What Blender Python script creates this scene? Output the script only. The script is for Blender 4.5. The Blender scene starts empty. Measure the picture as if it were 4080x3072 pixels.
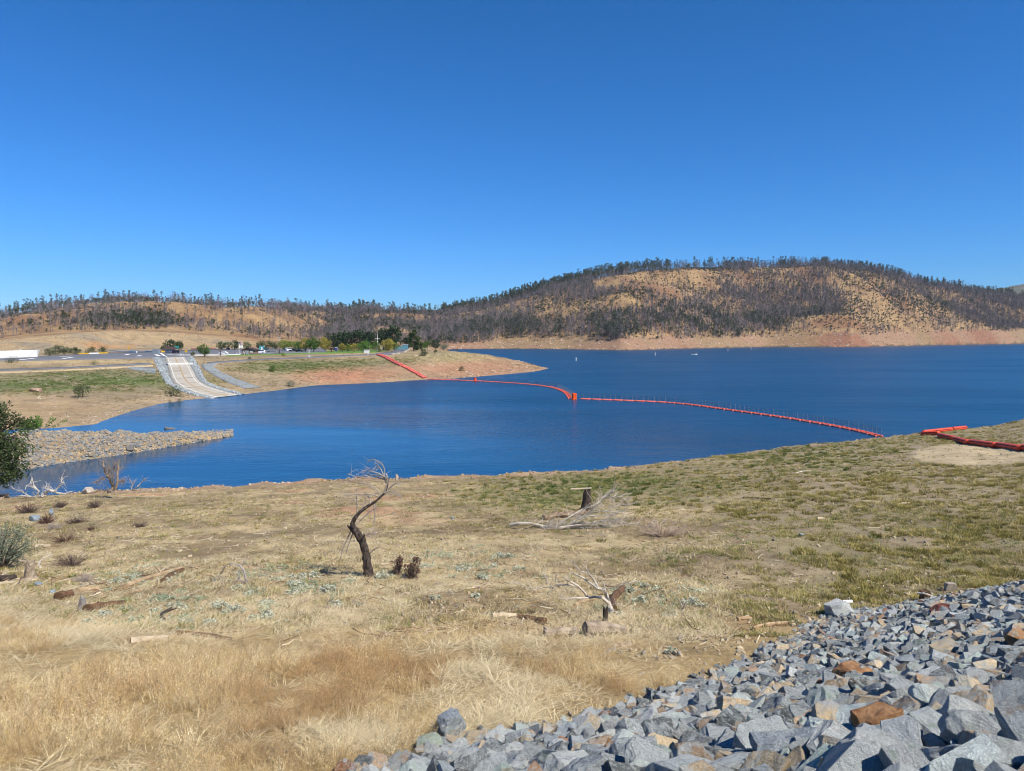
import bpy, bmesh, math, random
import numpy as np
from mathutils import Vector, Matrix, Euler
random.seed(7); RNG = np.random.default_rng(7)
SC = bpy.context.scene
COL = SC.collection
# ------------------------------------------------------------------ camera
HAZE = 3.2e-5; F = 2946.0; CAMZ = 20.0; PITCH = math.atan(201.0 / F)
cam = bpy.data.cameras.new('camera'); camo = bpy.data.objects.new('camera', cam); COL.objects.link(camo)
cam.sensor_width = 36.0; cam.lens = F / 4080 * 36.0; cam.clip_start = 0.1; cam.clip_end = 60000
camo.location = (0, 0, CAMZ); camo.rotation_euler = (math.pi / 2 - PITCH, 0, 0)
SC.camera = camo
# ------------------------------------------------------------------ sky and sun
SUN_AZ, SUN_EL = math.radians(128), math.radians(50)
w = bpy.data.worlds.new('World'); SC.world = w; w.use_nodes = True
nt = w.node_tree; nt.nodes.clear()
sky = nt.nodes.new('ShaderNodeTexSky'); sky.sky_type = 'NISHITA'; sky.sun_disc = False
sky.sun_elevation = SUN_EL; sky.sun_rotation = SUN_AZ
sky.altitude = 300; sky.air_density = 1.0; sky.dust_density = 0.1; sky.ozone_density = 4.0
bg = nt.nodes.new('ShaderNodeBackground'); bg.inputs['Strength'].default_value = 0.094
wo = nt.nodes.new('ShaderNodeOutputWorld')
sep = nt.nodes.new('ShaderNodeSeparateColor'); cmb = nt.nodes.new('ShaderNodeCombineColor'); nt.links.new(sky.outputs[0], sep.inputs[0])
for i, (gain, power) in enumerate(((0.40, 1.52), (0.70, 1.09), (1.24, 1.19))):     # deeper, cleaner blue over the whole dome
    p = nt.nodes.new('ShaderNodeMath'); p.operation = 'POWER'; p.inputs[1].default_value = power
    q = nt.nodes.new('ShaderNodeMath'); q.operation = 'MULTIPLY'; q.inputs[1].default_value = gain * 0.12 ** (power - 1)
    nt.links.new(sep.outputs[i], p.inputs[0]); nt.links.new(p.outputs[0], q.inputs[0]); nt.links.new(q.outputs[0], cmb.inputs[i])
nt.links.new(cmb.outputs[0], bg.inputs[0]); nt.links.new(bg.outputs[0], wo.inputs[0])
sd = Vector((math.sin(SUN_AZ) * math.cos(SUN_EL), math.cos(SUN_AZ) * math.cos(SUN_EL), math.sin(SUN_EL)))
sl = bpy.data.lights.new('sun', 'SUN'); sl.energy = 5.0; sl.angle = math.radians(0.5); sl.color = (1.0, 0.945, 0.86)
so = bpy.data.objects.new('sun', sl); COL.objects.link(so); so.location = (200, -200, 300)
so.rotation_euler = (-sd).to_track_quat('-Z', 'Y').to_euler()
vs = SC.view_settings; vs.view_transform = 'Standard'; vs.look = 'None'; vs.exposure = 0.35; vs.gamma = 1.0; vs.use_curve_mapping = False
SC.cycles.pixel_filter_type = 'BLACKMAN_HARRIS'; SC.cycles.filter_width = 1.0; SC.cycles.use_adaptive_sampling = True; SC.cycles.adaptive_threshold = 0.03; SC.cycles.max_bounces = 4; SC.cycles.diffuse_bounces = 1; SC.cycles.glossy_bounces = 2; SC.cycles.transparent_max_bounces = 8
SC.cycles.volume_bounces = 0; SC.cycles.use_denoising = True

# ------------------------------------------------------------------ helpers
def S(h):
    h = h.lstrip('#'); o = []
    for i in (0, 2, 4):
        c = int(h[i:i + 2], 16) / 255; o.append(c / 12.92 if c <= 0.04045 else ((c + 0.055) / 1.055) ** 2.4)
    return tuple(o)

def ray(px, py):
    a = (px - 2040.0) / F; v = (1536.0 - py) / F; c, s = math.cos(PITCH), math.sin(PITCH)
    return np.array([a, c + v * s, -s + v * c])
def at(px, py, Y):
    """the world point seen at photo pixel px,py that lies Y metres ahead"""
    d = ray(px, py); d = d * (Y / d[1]); return Vector((d[0], Y, CAMZ + d[2]))
def zpy(py, Y): return at(2040, py, Y).z
def onz(px, py, z):
    d = ray(px, py); t = (z - CAMZ) / d[2]; return Vector((d[0] * t, d[1] * t, z))
def proj(X, Y, Z):
    c, s = math.cos(PITCH), math.sin(PITCH); dz = Z - CAMZ
    f = Y * c - dz * s; u = Y * s + dz * c
    return 2040 + F * X / f, 1536 - F * u / f

def _hash(ix, iy, seed):
    h = (ix.astype(np.int64) * 374761393 + iy.astype(np.int64) * 668265263 + seed * 1442695041) & 0xFFFFFFFF
    h = ((h ^ (h >> 13)) * 1274126177) & 0xFFFFFFFF
    h = h ^ (h >> 16); return (h & 0xFFFFFF) / float(0xFFFFFF)
def vnoise(x, y, seed=0):
    x = np.asarray(x, float); y = np.asarray(y, float)
    ix = np.floor(x); iy = np.floor(y); fx = x - ix; fy = y - iy
    fx = fx * fx * (3 - 2 * fx); fy = fy * fy * (3 - 2 * fy)
    a = _hash(ix, iy, seed); b = _hash(ix + 1, iy, seed); c = _hash(ix, iy + 1, seed); d = _hash(ix + 1, iy + 1, seed)
    return (a * (1 - fx) + b * fx) * (1 - fy) + (c * (1 - fx) + d * fx) * fy
def fbm(x, y, seed=0, o=4):
    s = 0; a = 0.5; t = 0
    for i in range(o):
        s = s + a * vnoise(np.asarray(x) * 2 ** i + 17.3 * i, np.asarray(y) * 2 ** i - 9.1 * i, seed + i); t += a; a *= 0.5
    return s / t
def sstep(a, b, x):
    t = np.clip((np.asarray(x, float) - a) / (b - a), 0, 1); return t * t * (3 - 2 * t)

# ---- materials
MATS = {}
class NT:
    def __init__(s, name):
        s.m = bpy.data.materials.new(name); s.m.use_nodes = True; s.t = s.m.node_tree; s.t.nodes.clear()
        s.out = s.n('ShaderNodeOutputMaterial'); s.b = s.n('ShaderNodeBsdfPrincipled'); s.l(s.b.outputs[0], s.out.inputs[0])
        s.b.inputs['Specular IOR Level'].default_value = 0.25
    def n(s, t, **k):
        x = s.t.nodes.new(t)
        for a, b in k.items(): setattr(x, a, b)
        return x
    def l(s, a, b): s.t.links.new(a, b)
    def noise(s, scale, det=4, co=None, rough=0.6, dist=0.0):
        x = s.n('ShaderNodeTexNoise'); x.inputs['Scale'].default_value = scale; x.inputs['Detail'].default_value = det
        x.inputs['Roughness'].default_value = rough; x.inputs['Distortion'].default_value = dist
        if co is not None: s.l(co, x.inputs['Vector'])
        return x.outputs['Fac']
    def coord(s, kind='Object', sc=None):
        c = s.n('ShaderNodeTexCoord').outputs[kind]
        if sc is None: return c
        m = s.n('ShaderNodeMapping'); m.inputs['Scale'].default_value = sc; s.l(c, m.inputs[0]); return m.outputs[0]
    def ramp(s, fac, stops):
        r = s.n('ShaderNodeValToRGB'); e = r.color_ramp.elements
        while len(e) < len(stops): e.new(0.5)
        for i, (p, c) in enumerate(stops):
            e[i].position = p; e[i].color = (c, c, c, 1) if isinstance(c, (int, float)) else (*c, 1)
        s.l(fac, r.inputs[0]); return r.outputs[0]
    def mix(s, fac, a, b, mode='MIX'):
        m = s.n('ShaderNodeMix', data_type='RGBA', blend_type=mode)
        for k, v in ((0, fac), (6, a), (7, b)):
            if hasattr(v, 'is_output'): s.l(v, m.inputs[k])
            else: m.inputs[k].default_value = v if k == 0 else (*v, 1)
        return m.outputs[2]
    def math(s, op, a, b=0.0):
        m = s.n('ShaderNodeMath', operation=op)
        for k, v in ((0, a), (1, b)):
            if hasattr(v, 'is_output'): s.l(v, m.inputs[k])
            else: m.inputs[k].default_value = v
        return m.outputs[0]
    def bump(s, h, strength=0.5, dist=0.02):
        b = s.n('ShaderNodeBump'); b.inputs['Strength'].default_value = strength; b.inputs['Distance'].default_value = dist
        s.l(h, b.inputs['Height']); s.l(b.outputs[0], s.b.inputs['Normal']); return b
    def base(s, c):
        if hasattr(c, 'is_output'): s.l(c, s.b.inputs['Base Color'])
        else: s.b.inputs['Base Color'].default_value = (*c, 1)
    def rough(s, v):
        if hasattr(v, 'is_output'): s.l(v, s.b.inputs['Roughness'])
        else: s.b.inputs['Roughness'].default_value = v

def mat(name, c='808080', var=0.25, scale=3.0, rough=0.85, bump=0.0, bscale=None, metal=0.0, stretch=None, c2=None, rand=0.0, trans=0.0):
    """plain procedural material: colour with noise variation, optional grain stretch, optional bump"""
    if name in MATS: return MATS[name]
    k = NT(name); c = S(c) if isinstance(c, str) else c
    co = k.coord('Object', stretch)
    f = k.noise(scale, 5, co)
    a = tuple(x * (1 - var) for x in c); b = S(c2) if c2 else tuple(min(1, x * (1 + var)) for x in c)
    col = k.mix(k.ramp(f, [(0.3, 0.0), (0.7, 1.0)]), a, b)
    if rand:
        oi = k.n('ShaderNodeObjectInfo').outputs['Random']
        v = k.math('ADD', k.math('MULTIPLY', oi, rand), 1 - rand / 2)
        cc = k.n('ShaderNodeCombineColor'); [k.l(v, cc.inputs[i]) for i in range(3)]
        col = k.mix(1.0, col, cc.outputs[0], 'MULTIPLY')
    k.base(col); k.rough(rough); k.b.inputs['Metallic'].default_value = metal
    if bump: k.bump(k.noise(bscale or scale * 4, 5, co), bump, 0.03)
    if trans:
        t = k.n('ShaderNodeBsdfTranslucent'); k.l(col, t.inputs[0]); ms = k.n('ShaderNodeMixShader'); ms.inputs[0].default_value = trans
        k.l(k.b.outputs[0], ms.inputs[1]); k.l(t.outputs[0], ms.inputs[2]); k.l(ms.outputs[0], k.out.inputs[0])
    MATS[name] = k.m; return k.m

def mat_inst(name, var=0.2, scale=2.0, rough=0.9, trans=0.0, bump=0.0):
    """colour comes from the scattered point's own 'col'"""
    if name in MATS: return MATS[name]
    k = NT(name); at_ = k.n('ShaderNodeAttribute', attribute_type='INSTANCER', attribute_name='col')
    f = k.noise(scale, 3, k.coord('Object'))
    v = k.ramp(f, [(0.3, 1 - var), (0.7, 1 + var)]); c = k.mix(1.0, at_.outputs['Color'], v, 'MULTIPLY')
    k.base(c); k.rough(rough)
    if bump: k.bump(k.noise(scale * 4, 4, k.coord('Object')), bump, 0.03)
    if trans:
        t = k.n('ShaderNodeBsdfTranslucent'); k.l(c, t.inputs[0]); ms = k.n('ShaderNodeMixShader'); ms.inputs[0].default_value = trans
        k.l(k.b.outputs[0], ms.inputs[1]); k.l(t.outputs[0], ms.inputs[2]); k.l(ms.outputs[0], k.out.inputs[0])
    MATS[name] = k.m; return k.m

# ---- objects
def link(o, parent=None):
    COL.objects.link(o)
    if parent is not None: o.parent = parent
    return o
def tag(o, label=None, cat=None, group=None, kind=None):
    if label: o['label'] = label
    if cat: o['category'] = cat
    if group: o['group'] = group
    if kind: o['kind'] = kind
    return o
def thing(name, label, cat, loc=(0, 0, 0), rz=0.0, group=None):
    o = bpy.data.objects.new(name, None); o.empty_display_size = 0.2; COL.objects.link(o)
    o.location = loc; o.rotation_euler = (0, 0, rz); return tag(o, label, cat, group)
def copy_tree(o, parent=None):
    c = o.copy(); COL.objects.link(c); c.parent = parent
    for ch in o.children: copy_tree(ch, c)
    return c

class MB:
    """collects geometry and turns it into ONE mesh"""
    def __init__(s): s.v = []; s.f = []; s.mi = []; s.cur = 0
    def add(s, v, f):
        b = len(s.v); s.v.extend([tuple(x) for x in v]); s.f.extend([tuple(i + b for i in q) for q in f]); s.mi.extend([s.cur] * len(f)); return s
    def box(s, c, d, rz=0.0, tilt=None):
        x, y, z = d[0] / 2, d[1] / 2, d[2] / 2
        M = Matrix.Rotation(rz, 3, 'Z')
        if tilt is not None: M = M @ tilt
        v = [Vector(c) + M @ Vector((a * x, b * y, e * z)) for e in (-1, 1) for a, b in ((-1, -1), (1, -1), (1, 1), (-1, 1))]
        return s.add(v, [(3, 2, 1, 0), (4, 5, 6, 7), (0, 1, 5, 4), (1, 2, 6, 5), (2, 3, 7, 6), (3, 0, 4, 7)])
    def tube(s, pts, radii, n=6, caps=True, rough=0.0, rnd=random):
        pts = [Vector(p) for p in pts]; k = len(pts)
        if not hasattr(radii, '__len__'): radii = [radii] * k
        V = []; prev = None
        for i, p in enumerate(pts):
            t = (pts[min(i + 1, k - 1)] - pts[max(i - 1, 0)])
            if t.length < 1e-9: t = Vector((0, 0, 1))
            t.normalize()
            if prev is None:
                a = t.orthogonal().normalized()
            else:
                a = prev - t * prev.dot(t)
                if a.length < 1e-6: a = t.orthogonal()
                a.normalize()
            prev = a; b = t.cross(a)
            for j in range(n):
                an = 2 * math.pi * j / n; r = radii[i] * (1 + (rnd.uniform(-rough, rough) if rough else 0))
                V.append(p + a * (math.cos(an) * r) + b * (math.sin(an) * r))
        Fc = []
        for i in range(k - 1):
            for j in range(n):
                j2 = (j + 1) % n; Fc.append((i * n + j, i * n + j2, (i + 1) * n + j2, (i + 1) * n + j))
        if caps:
            Fc.append(tuple(reversed(range(n)))); Fc.append(tuple(range((k - 1) * n, k * n)))
        return s.add(V, Fc)
    def lathe(s, prof, n=10, c=(0, 0, 0)):
        V = [(c[0] + r * math.cos(2 * math.pi * j / n), c[1] + r * math.sin(2 * math.pi * j / n), c[2] + z) for r, z in prof for j in range(n)]
        Fc = [(i * n + j, i * n + (j + 1) % n, (i + 1) * n + (j + 1) % n, (i + 1) * n + j) for i in range(len(prof) - 1) for j in range(n)]
        Fc += [tuple(reversed(range(n))), tuple(range((len(prof) - 1) * n, len(prof) * n))]
        return s.add(V, Fc)
    def prism(s, poly, y0, y1):
        """polygon in x,z extruded along y"""
        n = len(poly); V = [(x, y0, z) for x, z in poly] + [(x, y1, z) for x, z in poly]
        Fc = [tuple(range(n)), tuple(reversed(range(n, 2 * n)))] + [(i, i + n, (i + 1) % n + n, (i + 1) % n) for i in range(n)]
        return s.add(V, Fc)
    def mesh(s, name, mats, smooth=False):
        m = bpy.data.meshes.new(name); m.from_pydata(s.v, [], s.f)
        for x in (mats if isinstance(mats, (list, tuple)) else [mats]): m.materials.append(x)
        if any(s.mi): m.polygons.foreach_set('material_index', s.mi)
        if smooth: m.polygons.foreach_set('use_smooth', [True] * len(m.polygons))
        m.update(); return m
    def build(s, name, mats, parent=None, smooth=False, loc=None):
        o = bpy.data.objects.new(name, s.mesh(name, mats, smooth)); link(o, parent)
        if loc is not None: o.location = loc
        return o

def np_mesh(name, V, Fq, mats, smooth=False):
    V = np.asarray(V, np.float32); Fq = np.asarray(Fq, np.int32); m = bpy.data.meshes.new(name)
    m.vertices.add(len(V)); m.vertices.foreach_set('co', V.ravel()); k = Fq.shape[1]
    m.loops.add(Fq.size); m.loops.foreach_set('vertex_index', Fq.ravel()); m.polygons.add(len(Fq))
    m.polygons.foreach_set('loop_start', np.arange(0, Fq.size, k, dtype=np.int32)); m.polygons.foreach_set('loop_total', np.full(len(Fq), k, np.int32))
    if smooth: m.polygons.foreach_set('use_smooth', np.ones(len(Fq), bool))
    for x in (mats if isinstance(mats, (list, tuple)) else [mats]): m.materials.append(x)
    m.update(calc_edges=True); return m

def scatter(name, protos, P, rot, scale, idx, col, label, cat, kind='stuff'):
    """many small copies of a few meshes as ONE uncountable object"""
    P = np.asarray(P, np.float32); n = len(P)
    m = bpy.data.meshes.new(name); m.vertices.add(n); m.vertices.foreach_set('co', P.ravel())
    def attr(nm, ty, arr, key):
        a = m.attributes.new(nm, ty, 'POINT'); a.data.foreach_set(key, np.ascontiguousarray(arr).ravel())
    attr('rot', 'FLOAT_VECTOR', np.asarray(rot, np.float32), 'vector')
    sc = np.asarray(scale, np.float32)
    if sc.ndim == 1: sc = np.repeat(sc[:, None], 3, 1)
    attr('scl', 'FLOAT_VECTOR', sc, 'vector')
    attr('idx', 'INT', np.asarray(idx, np.int32), 'value')
    attr('col', 'FLOAT_COLOR', np.concatenate([np.asarray(col, np.float32), np.ones((n, 1), np.float32)], 1), 'color')
    o = bpy.data.objects.new(name, m); COL.objects.link(o); tag(o, label, cat, None, kind)
    pc = bpy.data.collections.new(name + '_source')
    for i, pm in enumerate(protos):
        po = bpy.data.objects.new('%s_source_%02d' % (name, i), pm); pc.objects.link(po)
    g = bpy.data.node_groups.new(name + '_nodes', 'GeometryNodeTree')
    g.interface.new_socket('Geometry', in_out='INPUT', socket_type='NodeSocketGeometry')
    g.interface.new_socket('Geometry', in_out='OUTPUT', socket_type='NodeSocketGeometry')
    N = g.nodes.new; gi = N('NodeGroupInput'); go = N('NodeGroupOutput'); ip = N('GeometryNodeInstanceOnPoints')
    ci = N('GeometryNodeCollectionInfo'); ci.inputs['Collection'].default_value = pc
    ci.inputs['Separate Children'].default_value = True; ci.inputs['Reset Children'].default_value = True
    ip.inputs['Pick Instance'].default_value = True
    def na(nm, ty):
        a = N('GeometryNodeInputNamedAttribute'); a.data_type = ty; a.inputs[0].default_value = nm
        return [x for x in a.outputs if x.enabled and x.name == 'Attribute'][0]
    er = N('FunctionNodeEulerToRotation')
    L = g.links.new; L(gi.outputs[0], ip.inputs['Points']); L(ci.outputs[0], ip.inputs['Instance'])
    L(na('rot', 'FLOAT_VECTOR'), er.inputs[0]); L(er.outputs[0], ip.inputs['Rotation'])
    L(na('scl', 'FLOAT_VECTOR'), ip.inputs['Scale']); L(na('idx', 'INT'), ip.inputs['Instance Index']); L(ip.outputs[0], go.inputs[0])
    md = o.modifiers.new('scatter', 'NODES'); md.node_group = g
    return o
# ------------------------------------------------------------------ the lie of the land (metres, water level = 0)
def curve(pts):
    """pts: (px, Y, z) -> interpolators over u = X / Y"""
    a = sorted((at(px, 1400, 100).x / 100.0, Y, z) for px, Y, z in pts)
    u = np.array([q[0] for q in a]); Y = np.array([q[1] for q in a]); z = np.array([q[2] for q in a])
    return lambda uu: (np.interp(uu, u, Y), np.interp(uu, u, z))
def from_water(pts, z=0.0, dz=0.0):
    r = []
    for px, py in pts:
        p = onz(px, py, z); r.append((2040 + F * p.x / p.y, p.y, z + dz))
    return r
RIM = [(-1200, 2040), (-300, 2000), (0, 1988), (200, 1975), (370, 1958), (700, 1948), (1000, 1932), (1250, 1918), (1465, 1908), (1800, 1900), (2000, 1893), (2300, 1880),
       (2600, 1852), (3000, 1800), (3300, 1767), (3600, 1735), (3830, 1706), (3960, 1699), (4010, 1688), (4080, 1670), (4300, 1640), (6000, 1600)]
K = []
K.append(curve(from_water(RIM, 1.1)))                                            # 0 near bank rim
rim_fn = K[0]
def shift(c, dy, z):
    return lambda uu: (c(uu)[0] + dy, np.full_like(c(uu)[0], z))
K.append(shift(rim_fn, 3.0, -0.7))                                               # 1
K.append(shift(rim_fn, 9.0, -3.0))                                               # 2
tip_px = 925
SP = [(-1200, 2010), (-400, 1915), (0, 1880), (100, 1866), (250, 1842), (400, 1822), (600, 1791), (800, 1757), (tip_px, 1736)]
spit = [(px, onz(px, py, 0).y) for px, py in SP]
TOP = {-1200: 6, -400: 5, 0: 4.6, 100: 4.4, 250: 4.2, 400: 3.3, 600: 2.3, 800: 1.25, tip_px: 0.15}
DEP = {-1200: 10, -400: 9, 0: 8.5, 100: 8, 250: 7.5, 400: 6, 600: 4.6, 800: 2.8, tip_px: 1.0}
end = [(tip_px + 25, spit[-1][1] + 2, -3), (7000, 165, -3)]
K.append(curve([(px, Y - 3, -3) for px, Y in spit] + [(7000, 160, -3), (tip_px + 25, spit[-1][1], -3)]))       # 3
K.append(curve([(px, Y, 0) for px, Y in spit] + end))                             # 4 spit waterline
K.append(curve([(px, Y + DEP[px] * .55, TOP[px] * .8) for px, Y in spit] + [(a, b + 1, c) for a, b, c in end]))  # 5
K.append(curve([(px, Y + DEP[px], TOP[px]) for px, Y in spit] + [(a, b + 2, c) for a, b, c in end]))             # 6 spit top
K.append(curve([(px, Y + DEP[px] * 2.6, 0) for px, Y in spit] + [(a, b + 3, c) for a, b, c in end]))             # 7 back of spit
W1 = from_water([(-1200, 1745), (0, 1716), (250, 1704), (380, 1690), (520, 1640), (650, 1606), (760, 1592), (860, 1584), (960, 1572), (1100, 1556), (1250, 1536), (1500, 1525),
                 (1650, 1515), (1720, 1511), (1800, 1509), (1900, 1501), (2000, 1493), (2100, 1484), (2150, 1477), (2186, 1468)])
tipY = W1[-1][1]
K.append(curve([(px, Y - 12, -2.2) for px, Y, z in W1] + [(2215, tipY, -3), (7000, 450, -3)]))                   # 8
K.append(curve(W1 + [(2215, tipY + 1, -3), (7000, 452, -3)]))                                                    # 9 far shore
def P(px, py, Y): return (px, Y, zpy(py, Y))
def Zp(px, py, z): return (px, onz(px, py, z).y, z)
K.append(curve([Zp(-1200, 1490, 5.5), Zp(0, 1482, 6), Zp(600, 1478, 5.8), Zp(1000, 1473, 5.6), Zp(1300, 1468, 5.4), Zp(1500, 1460, 5.6), Zp(1600, 1458, 5.6), Zp(1700, 1450, 6), Zp(1800, 1450, 5),
                Zp(1900, 1453, 3.8), Zp(2000, 1455, 3), Zp(2060, 1459, 2.3), Zp(2150, 1469, .8), (2186, tipY + 2, .12), (2215, tipY + 3, -3), (7000, 455, -3)]))          # 10 bank, halfway
K.append(curve([Zp(-1200, 1444, 9.5), Zp(0, 1438, 9.5), Zp(300, 1434, 9.5), Zp(640, 1428, 9.5), Zp(1000, 1419, 9.7), Zp(1300, 1411, 10), Zp(1500, 1404, 10.6), P(1600, 1399, 412), P(1750, 1394, 420), P(1850, 1402, 428),
                P(1950, 1413, 436), P(2060, 1433, 442), P(2150, 1459, 445), (2186, tipY + 4, .15), (2215, tipY + 5, -3), (7000, 458, -3)]))                                # 11 bank top / peninsula crest
K.append(curve([(-1200, 440, 9.5), (0, 462, 9.7), (300, 500, 9.7), (440, 560, 9.8), (700, 590, 10), (1300, 600, 10.5), (1500, 600, 11), (1700, 560, 10), (1770, 480, 2), (1790, 465, -2), (1850, 458, -2), (2000, 462, -2), (2186, tipY + 12, -3), (7000, 480, -3)]))  # 12 back of the flats
K.append(curve([(-1200, 500, 15), P(0, 1358, 505), P(150, 1343, 530), P(300, 1327, 560), P(480, 1318, 615), P(700, 1325, 640), P(850, 1341, 640), P(960, 1356, 640), (1100, 640, 13), (1300, 650, 12), (1500, 660, 12.5), (1700, 640, 11), (1770, 560, 0), (1790, 520, -3), (7000, 560, -3)]))  # 13 top of the cut
W3 = from_water([(1795, 1392), (1850, 1391), (2000, 1389), (2250, 1391), (2479, 1396), (2695, 1390), (3060, 1382), (3393, 1383), (3700, 1376), (4080, 1370), (5500, 1358)])
K.append(curve([(-1200, 540, 16)] + [(px, Y + 40, z + 1) for px, Y, z in [P(0, 1358, 505), P(150, 1343, 530), P(300, 1327, 560), P(480, 1318, 615), P(700, 1325, 640), P(850, 1341, 640), P(960, 1356, 640)]] +
               [(1100, 720, 14), (1300, 800, 13), (1500, 900, 13), (1700, 980, 8), (1760, 1000, 2)] + W3))                            # 14 far shore
BT = {1795: 1366, 1850: 1364, 2000: 1358, 2250: 1353, 2479: 1349, 2695: 1342, 3060: 1337, 3393: 1329, 3700: 1320, 4080: 1314, 5500: 1300}
K.append(curve([(-1200, 600, 19), P(0, 1345, 590), P(300, 1316, 640), P(700, 1310, 720), P(1000, 1345, 740), P(1100, 1350, 800), P(1300, 1360, 900), P(1500, 1365, 980), P(1700, 1368, 1040)] + [P(px, BT[round(px0)], Y + 50) for px0, (px, Y, z) in zip(BT, W3)]))  # 15 top of bare band
RG = [(-1200, 1310, 950), (0, 1258, 980), (140, 1241, 1000), (320, 1206, 1020), (460, 1194, 1030), (600, 1200, 1040), (740, 1211, 1050), (880, 1218, 1050), (1000, 1223, 1060), (1140, 1229, 1120), (1240, 1240, 1200), (1340, 1253, 1300),
      (1440, 1254, 1400), (1560, 1252, 1450), (1700, 1258, 1500), (1800, 1256, 1500), (1850, 1247, 1500), (1920, 1233, 1500), (2000, 1215, 1500), (2120, 1175, 1500), (2250, 1141, 1500), (2380, 1112, 1520), (2479, 1093, 1540), (2600, 1078, 1580), (2700, 1071, 1620),
      (2850, 1068, 1680), (3060, 1066, 1740), (3200, 1060, 1760), (3300, 1060, 1760), (3400, 1070, 1780), (3500, 1087, 1800), (3600, 1112, 1840), (3700, 1138, 1880), (3800, 1154, 1920), (3900, 1168, 1980), (4000, 1180, 2040), (4080, 1190, 2100), (4400, 1225, 2200), (5500, 1310, 2400)]
_mid = curve([P(px, py, Y) for px, py, Y in RG]); _e = K[-1]
K.append(lambda uu: (_e(uu)[0] * .5 + _mid(uu)[0] * .5, _e(uu)[1] * .46 + _mid(uu)[1] * .54))                   # 16 mid slope
K.append(_mid)                                                                                                  # 17 ridge
K.append(lambda uu: (_mid(uu)[0] * 1.25, _mid(uu)[1] * .55))                                                    # 18 behind
K.append(lambda uu: (np.full_like(uu, 5500.0), np.full_like(uu, 10.0)))                                         # 19

# dam face: toe line through two points, riprap rising 1 in 2 towards the camera side
TOE1 = at(1550, 3072, 10.3); TOE2 = at(4080, 2388, 26.6)
_td = np.array([TOE2.x - TOE1.x, TOE2.y - TOE1.y]); _tl = np.hypot(*_td); _td /= _tl; _tn = np.array([_td[1], -_td[0]])
def toe_bulge(s): return 1.5 * np.exp(-((np.asarray(s) / _tl - .60) / .17) ** 2) - .25 * np.exp(-((np.asarray(s) / _tl - .2) / .15) ** 2)     # the toe swings outwards
def dam_sn(X, Y):
    dx, dy = X - TOE1.x, Y - TOE1.y; s = dx * _td[0] + dy * _td[1]; return s, dx * _tn[0] + dy * _tn[1] + toe_bulge(s)
def dam_z(X, Y):
    s, n = dam_sn(X, Y)
    z = TOE1.z + (TOE2.z - TOE1.z) * s / _tl + 0.49 * n
    return np.minimum(z, 18.45)
def nat_z(X, Y):
    u = X / np.maximum(Y, 8.0); ry, rz = rim_fn(u)
    t = np.clip((Y - 28) / (ry - 28), 0, 1.2)
    far = 10.35 + (rz - 10.35) * t
    near = 10.35 + (28 - Y) * 0.192
    return np.where(Y < 28, near, far)
def height(X, Y, detail=True):
    X = np.asarray(X, float); Y = np.asarray(Y, float); u = X / np.maximum(Y, 8.0)
    z = nat_z(X, Y)
    ks = [k(u) for k in K]; ys = [ks[0][0]]
    for a, _ in ks[1:]: ys.append(np.maximum(a, ys[-1] + 0.4))
    for i in range(len(ks) - 1):
        a, b = ys[i], ys[i + 1]; t = np.clip((Y - a) / (b - a), 0, 1)
        if i in (16, 17): t = t * t * (3 - 2 * t) * .5 + t * .5
        z = np.where(Y > a, ks[i][1] * (1 - t) + ks[i + 1][1] * t, z)
    z = np.where(Y > ys[-1], 10.0, z)
    # roughness of the ground
    nb = fbm(X * .22, Y * .22, 3, 4) - .5; nf = fbm(X * 1.3, Y * 1.3, 9, 3) - .5
    near = (1 - sstep(-6, 3, Y - ys[0])) * sstep(1.0, 8.0, ys[0] - Y)
    z = z + near * (nb * .55 + nf * .12)
    rimw = np.exp(-((Y - ys[0]) / 3.0) ** 2); z = z + rimw * (fbm(X * .35, Y * .35, 21, 4) - .45) * 1.1
    sp = sstep(0, 2, Y - ys[4]) * (1 - sstep(-3, 2, Y - ys[7])) * (ks[6][1] > 0)
    if detail: z = z + sp * (np.clip(fbm(X * .55 + Y * .2, Y * .5, 31, 5) - .5, -.4, .4) * 1.9 * np.clip(ks[6][1] / 3, .15, 1))
    bank = sstep(2, 14, Y - ys[9]) * (1 - sstep(-22, -6, Y - ys[11])) + sstep(0, 12, Y - ys[9]) * (1 - sstep(0, 12, Y - ys[12])) * sstep(-.13, -.11, u)
    z = z + bank * (fbm(X * .06, Y * .06, 5, 4) - .5) * 1.0 * np.clip(ks[11][1] / 4, 0, 1)
    cut = sstep(3, 15, Y - ys[12]) * (1 - sstep(-8, 0, Y - ys[13])); z = z + cut * (fbm(X * .12, Y * .12, 41, 4) - .5) * 2.2 * (ks[13][1] > 12)
    hill = sstep(0, 120, Y - ys[15]) * (1 - sstep(-130, 0, Y - ys[17]) * .75)
    hill = np.where(Y > ys[17], .25, hill)
    g = 1 - np.abs(2 * fbm(X * .0048, Y * .0034, 51, 4) - 1)
    z = z + hill * ((g - .78) * 46 + (fbm(X * .02, Y * .02, 61, 3) - .5) * 9)
    band = sstep(0, 15, Y - ys[14]) * (1 - sstep(-10, 10, Y - ys[15])); z = z + band * (fbm(X * .02, Y * .03, 71, 4) - .5) * 3.0
    dz = dam_z(X, Y); dz = np.where(Y > 40, -99, dz)
    z = np.where(dz > z, dz, z)
    return z
def knotY(i, X, Y):
    return K[i](np.asarray(X) / np.maximum(np.asarray(Y), 8.0))[0]
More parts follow.
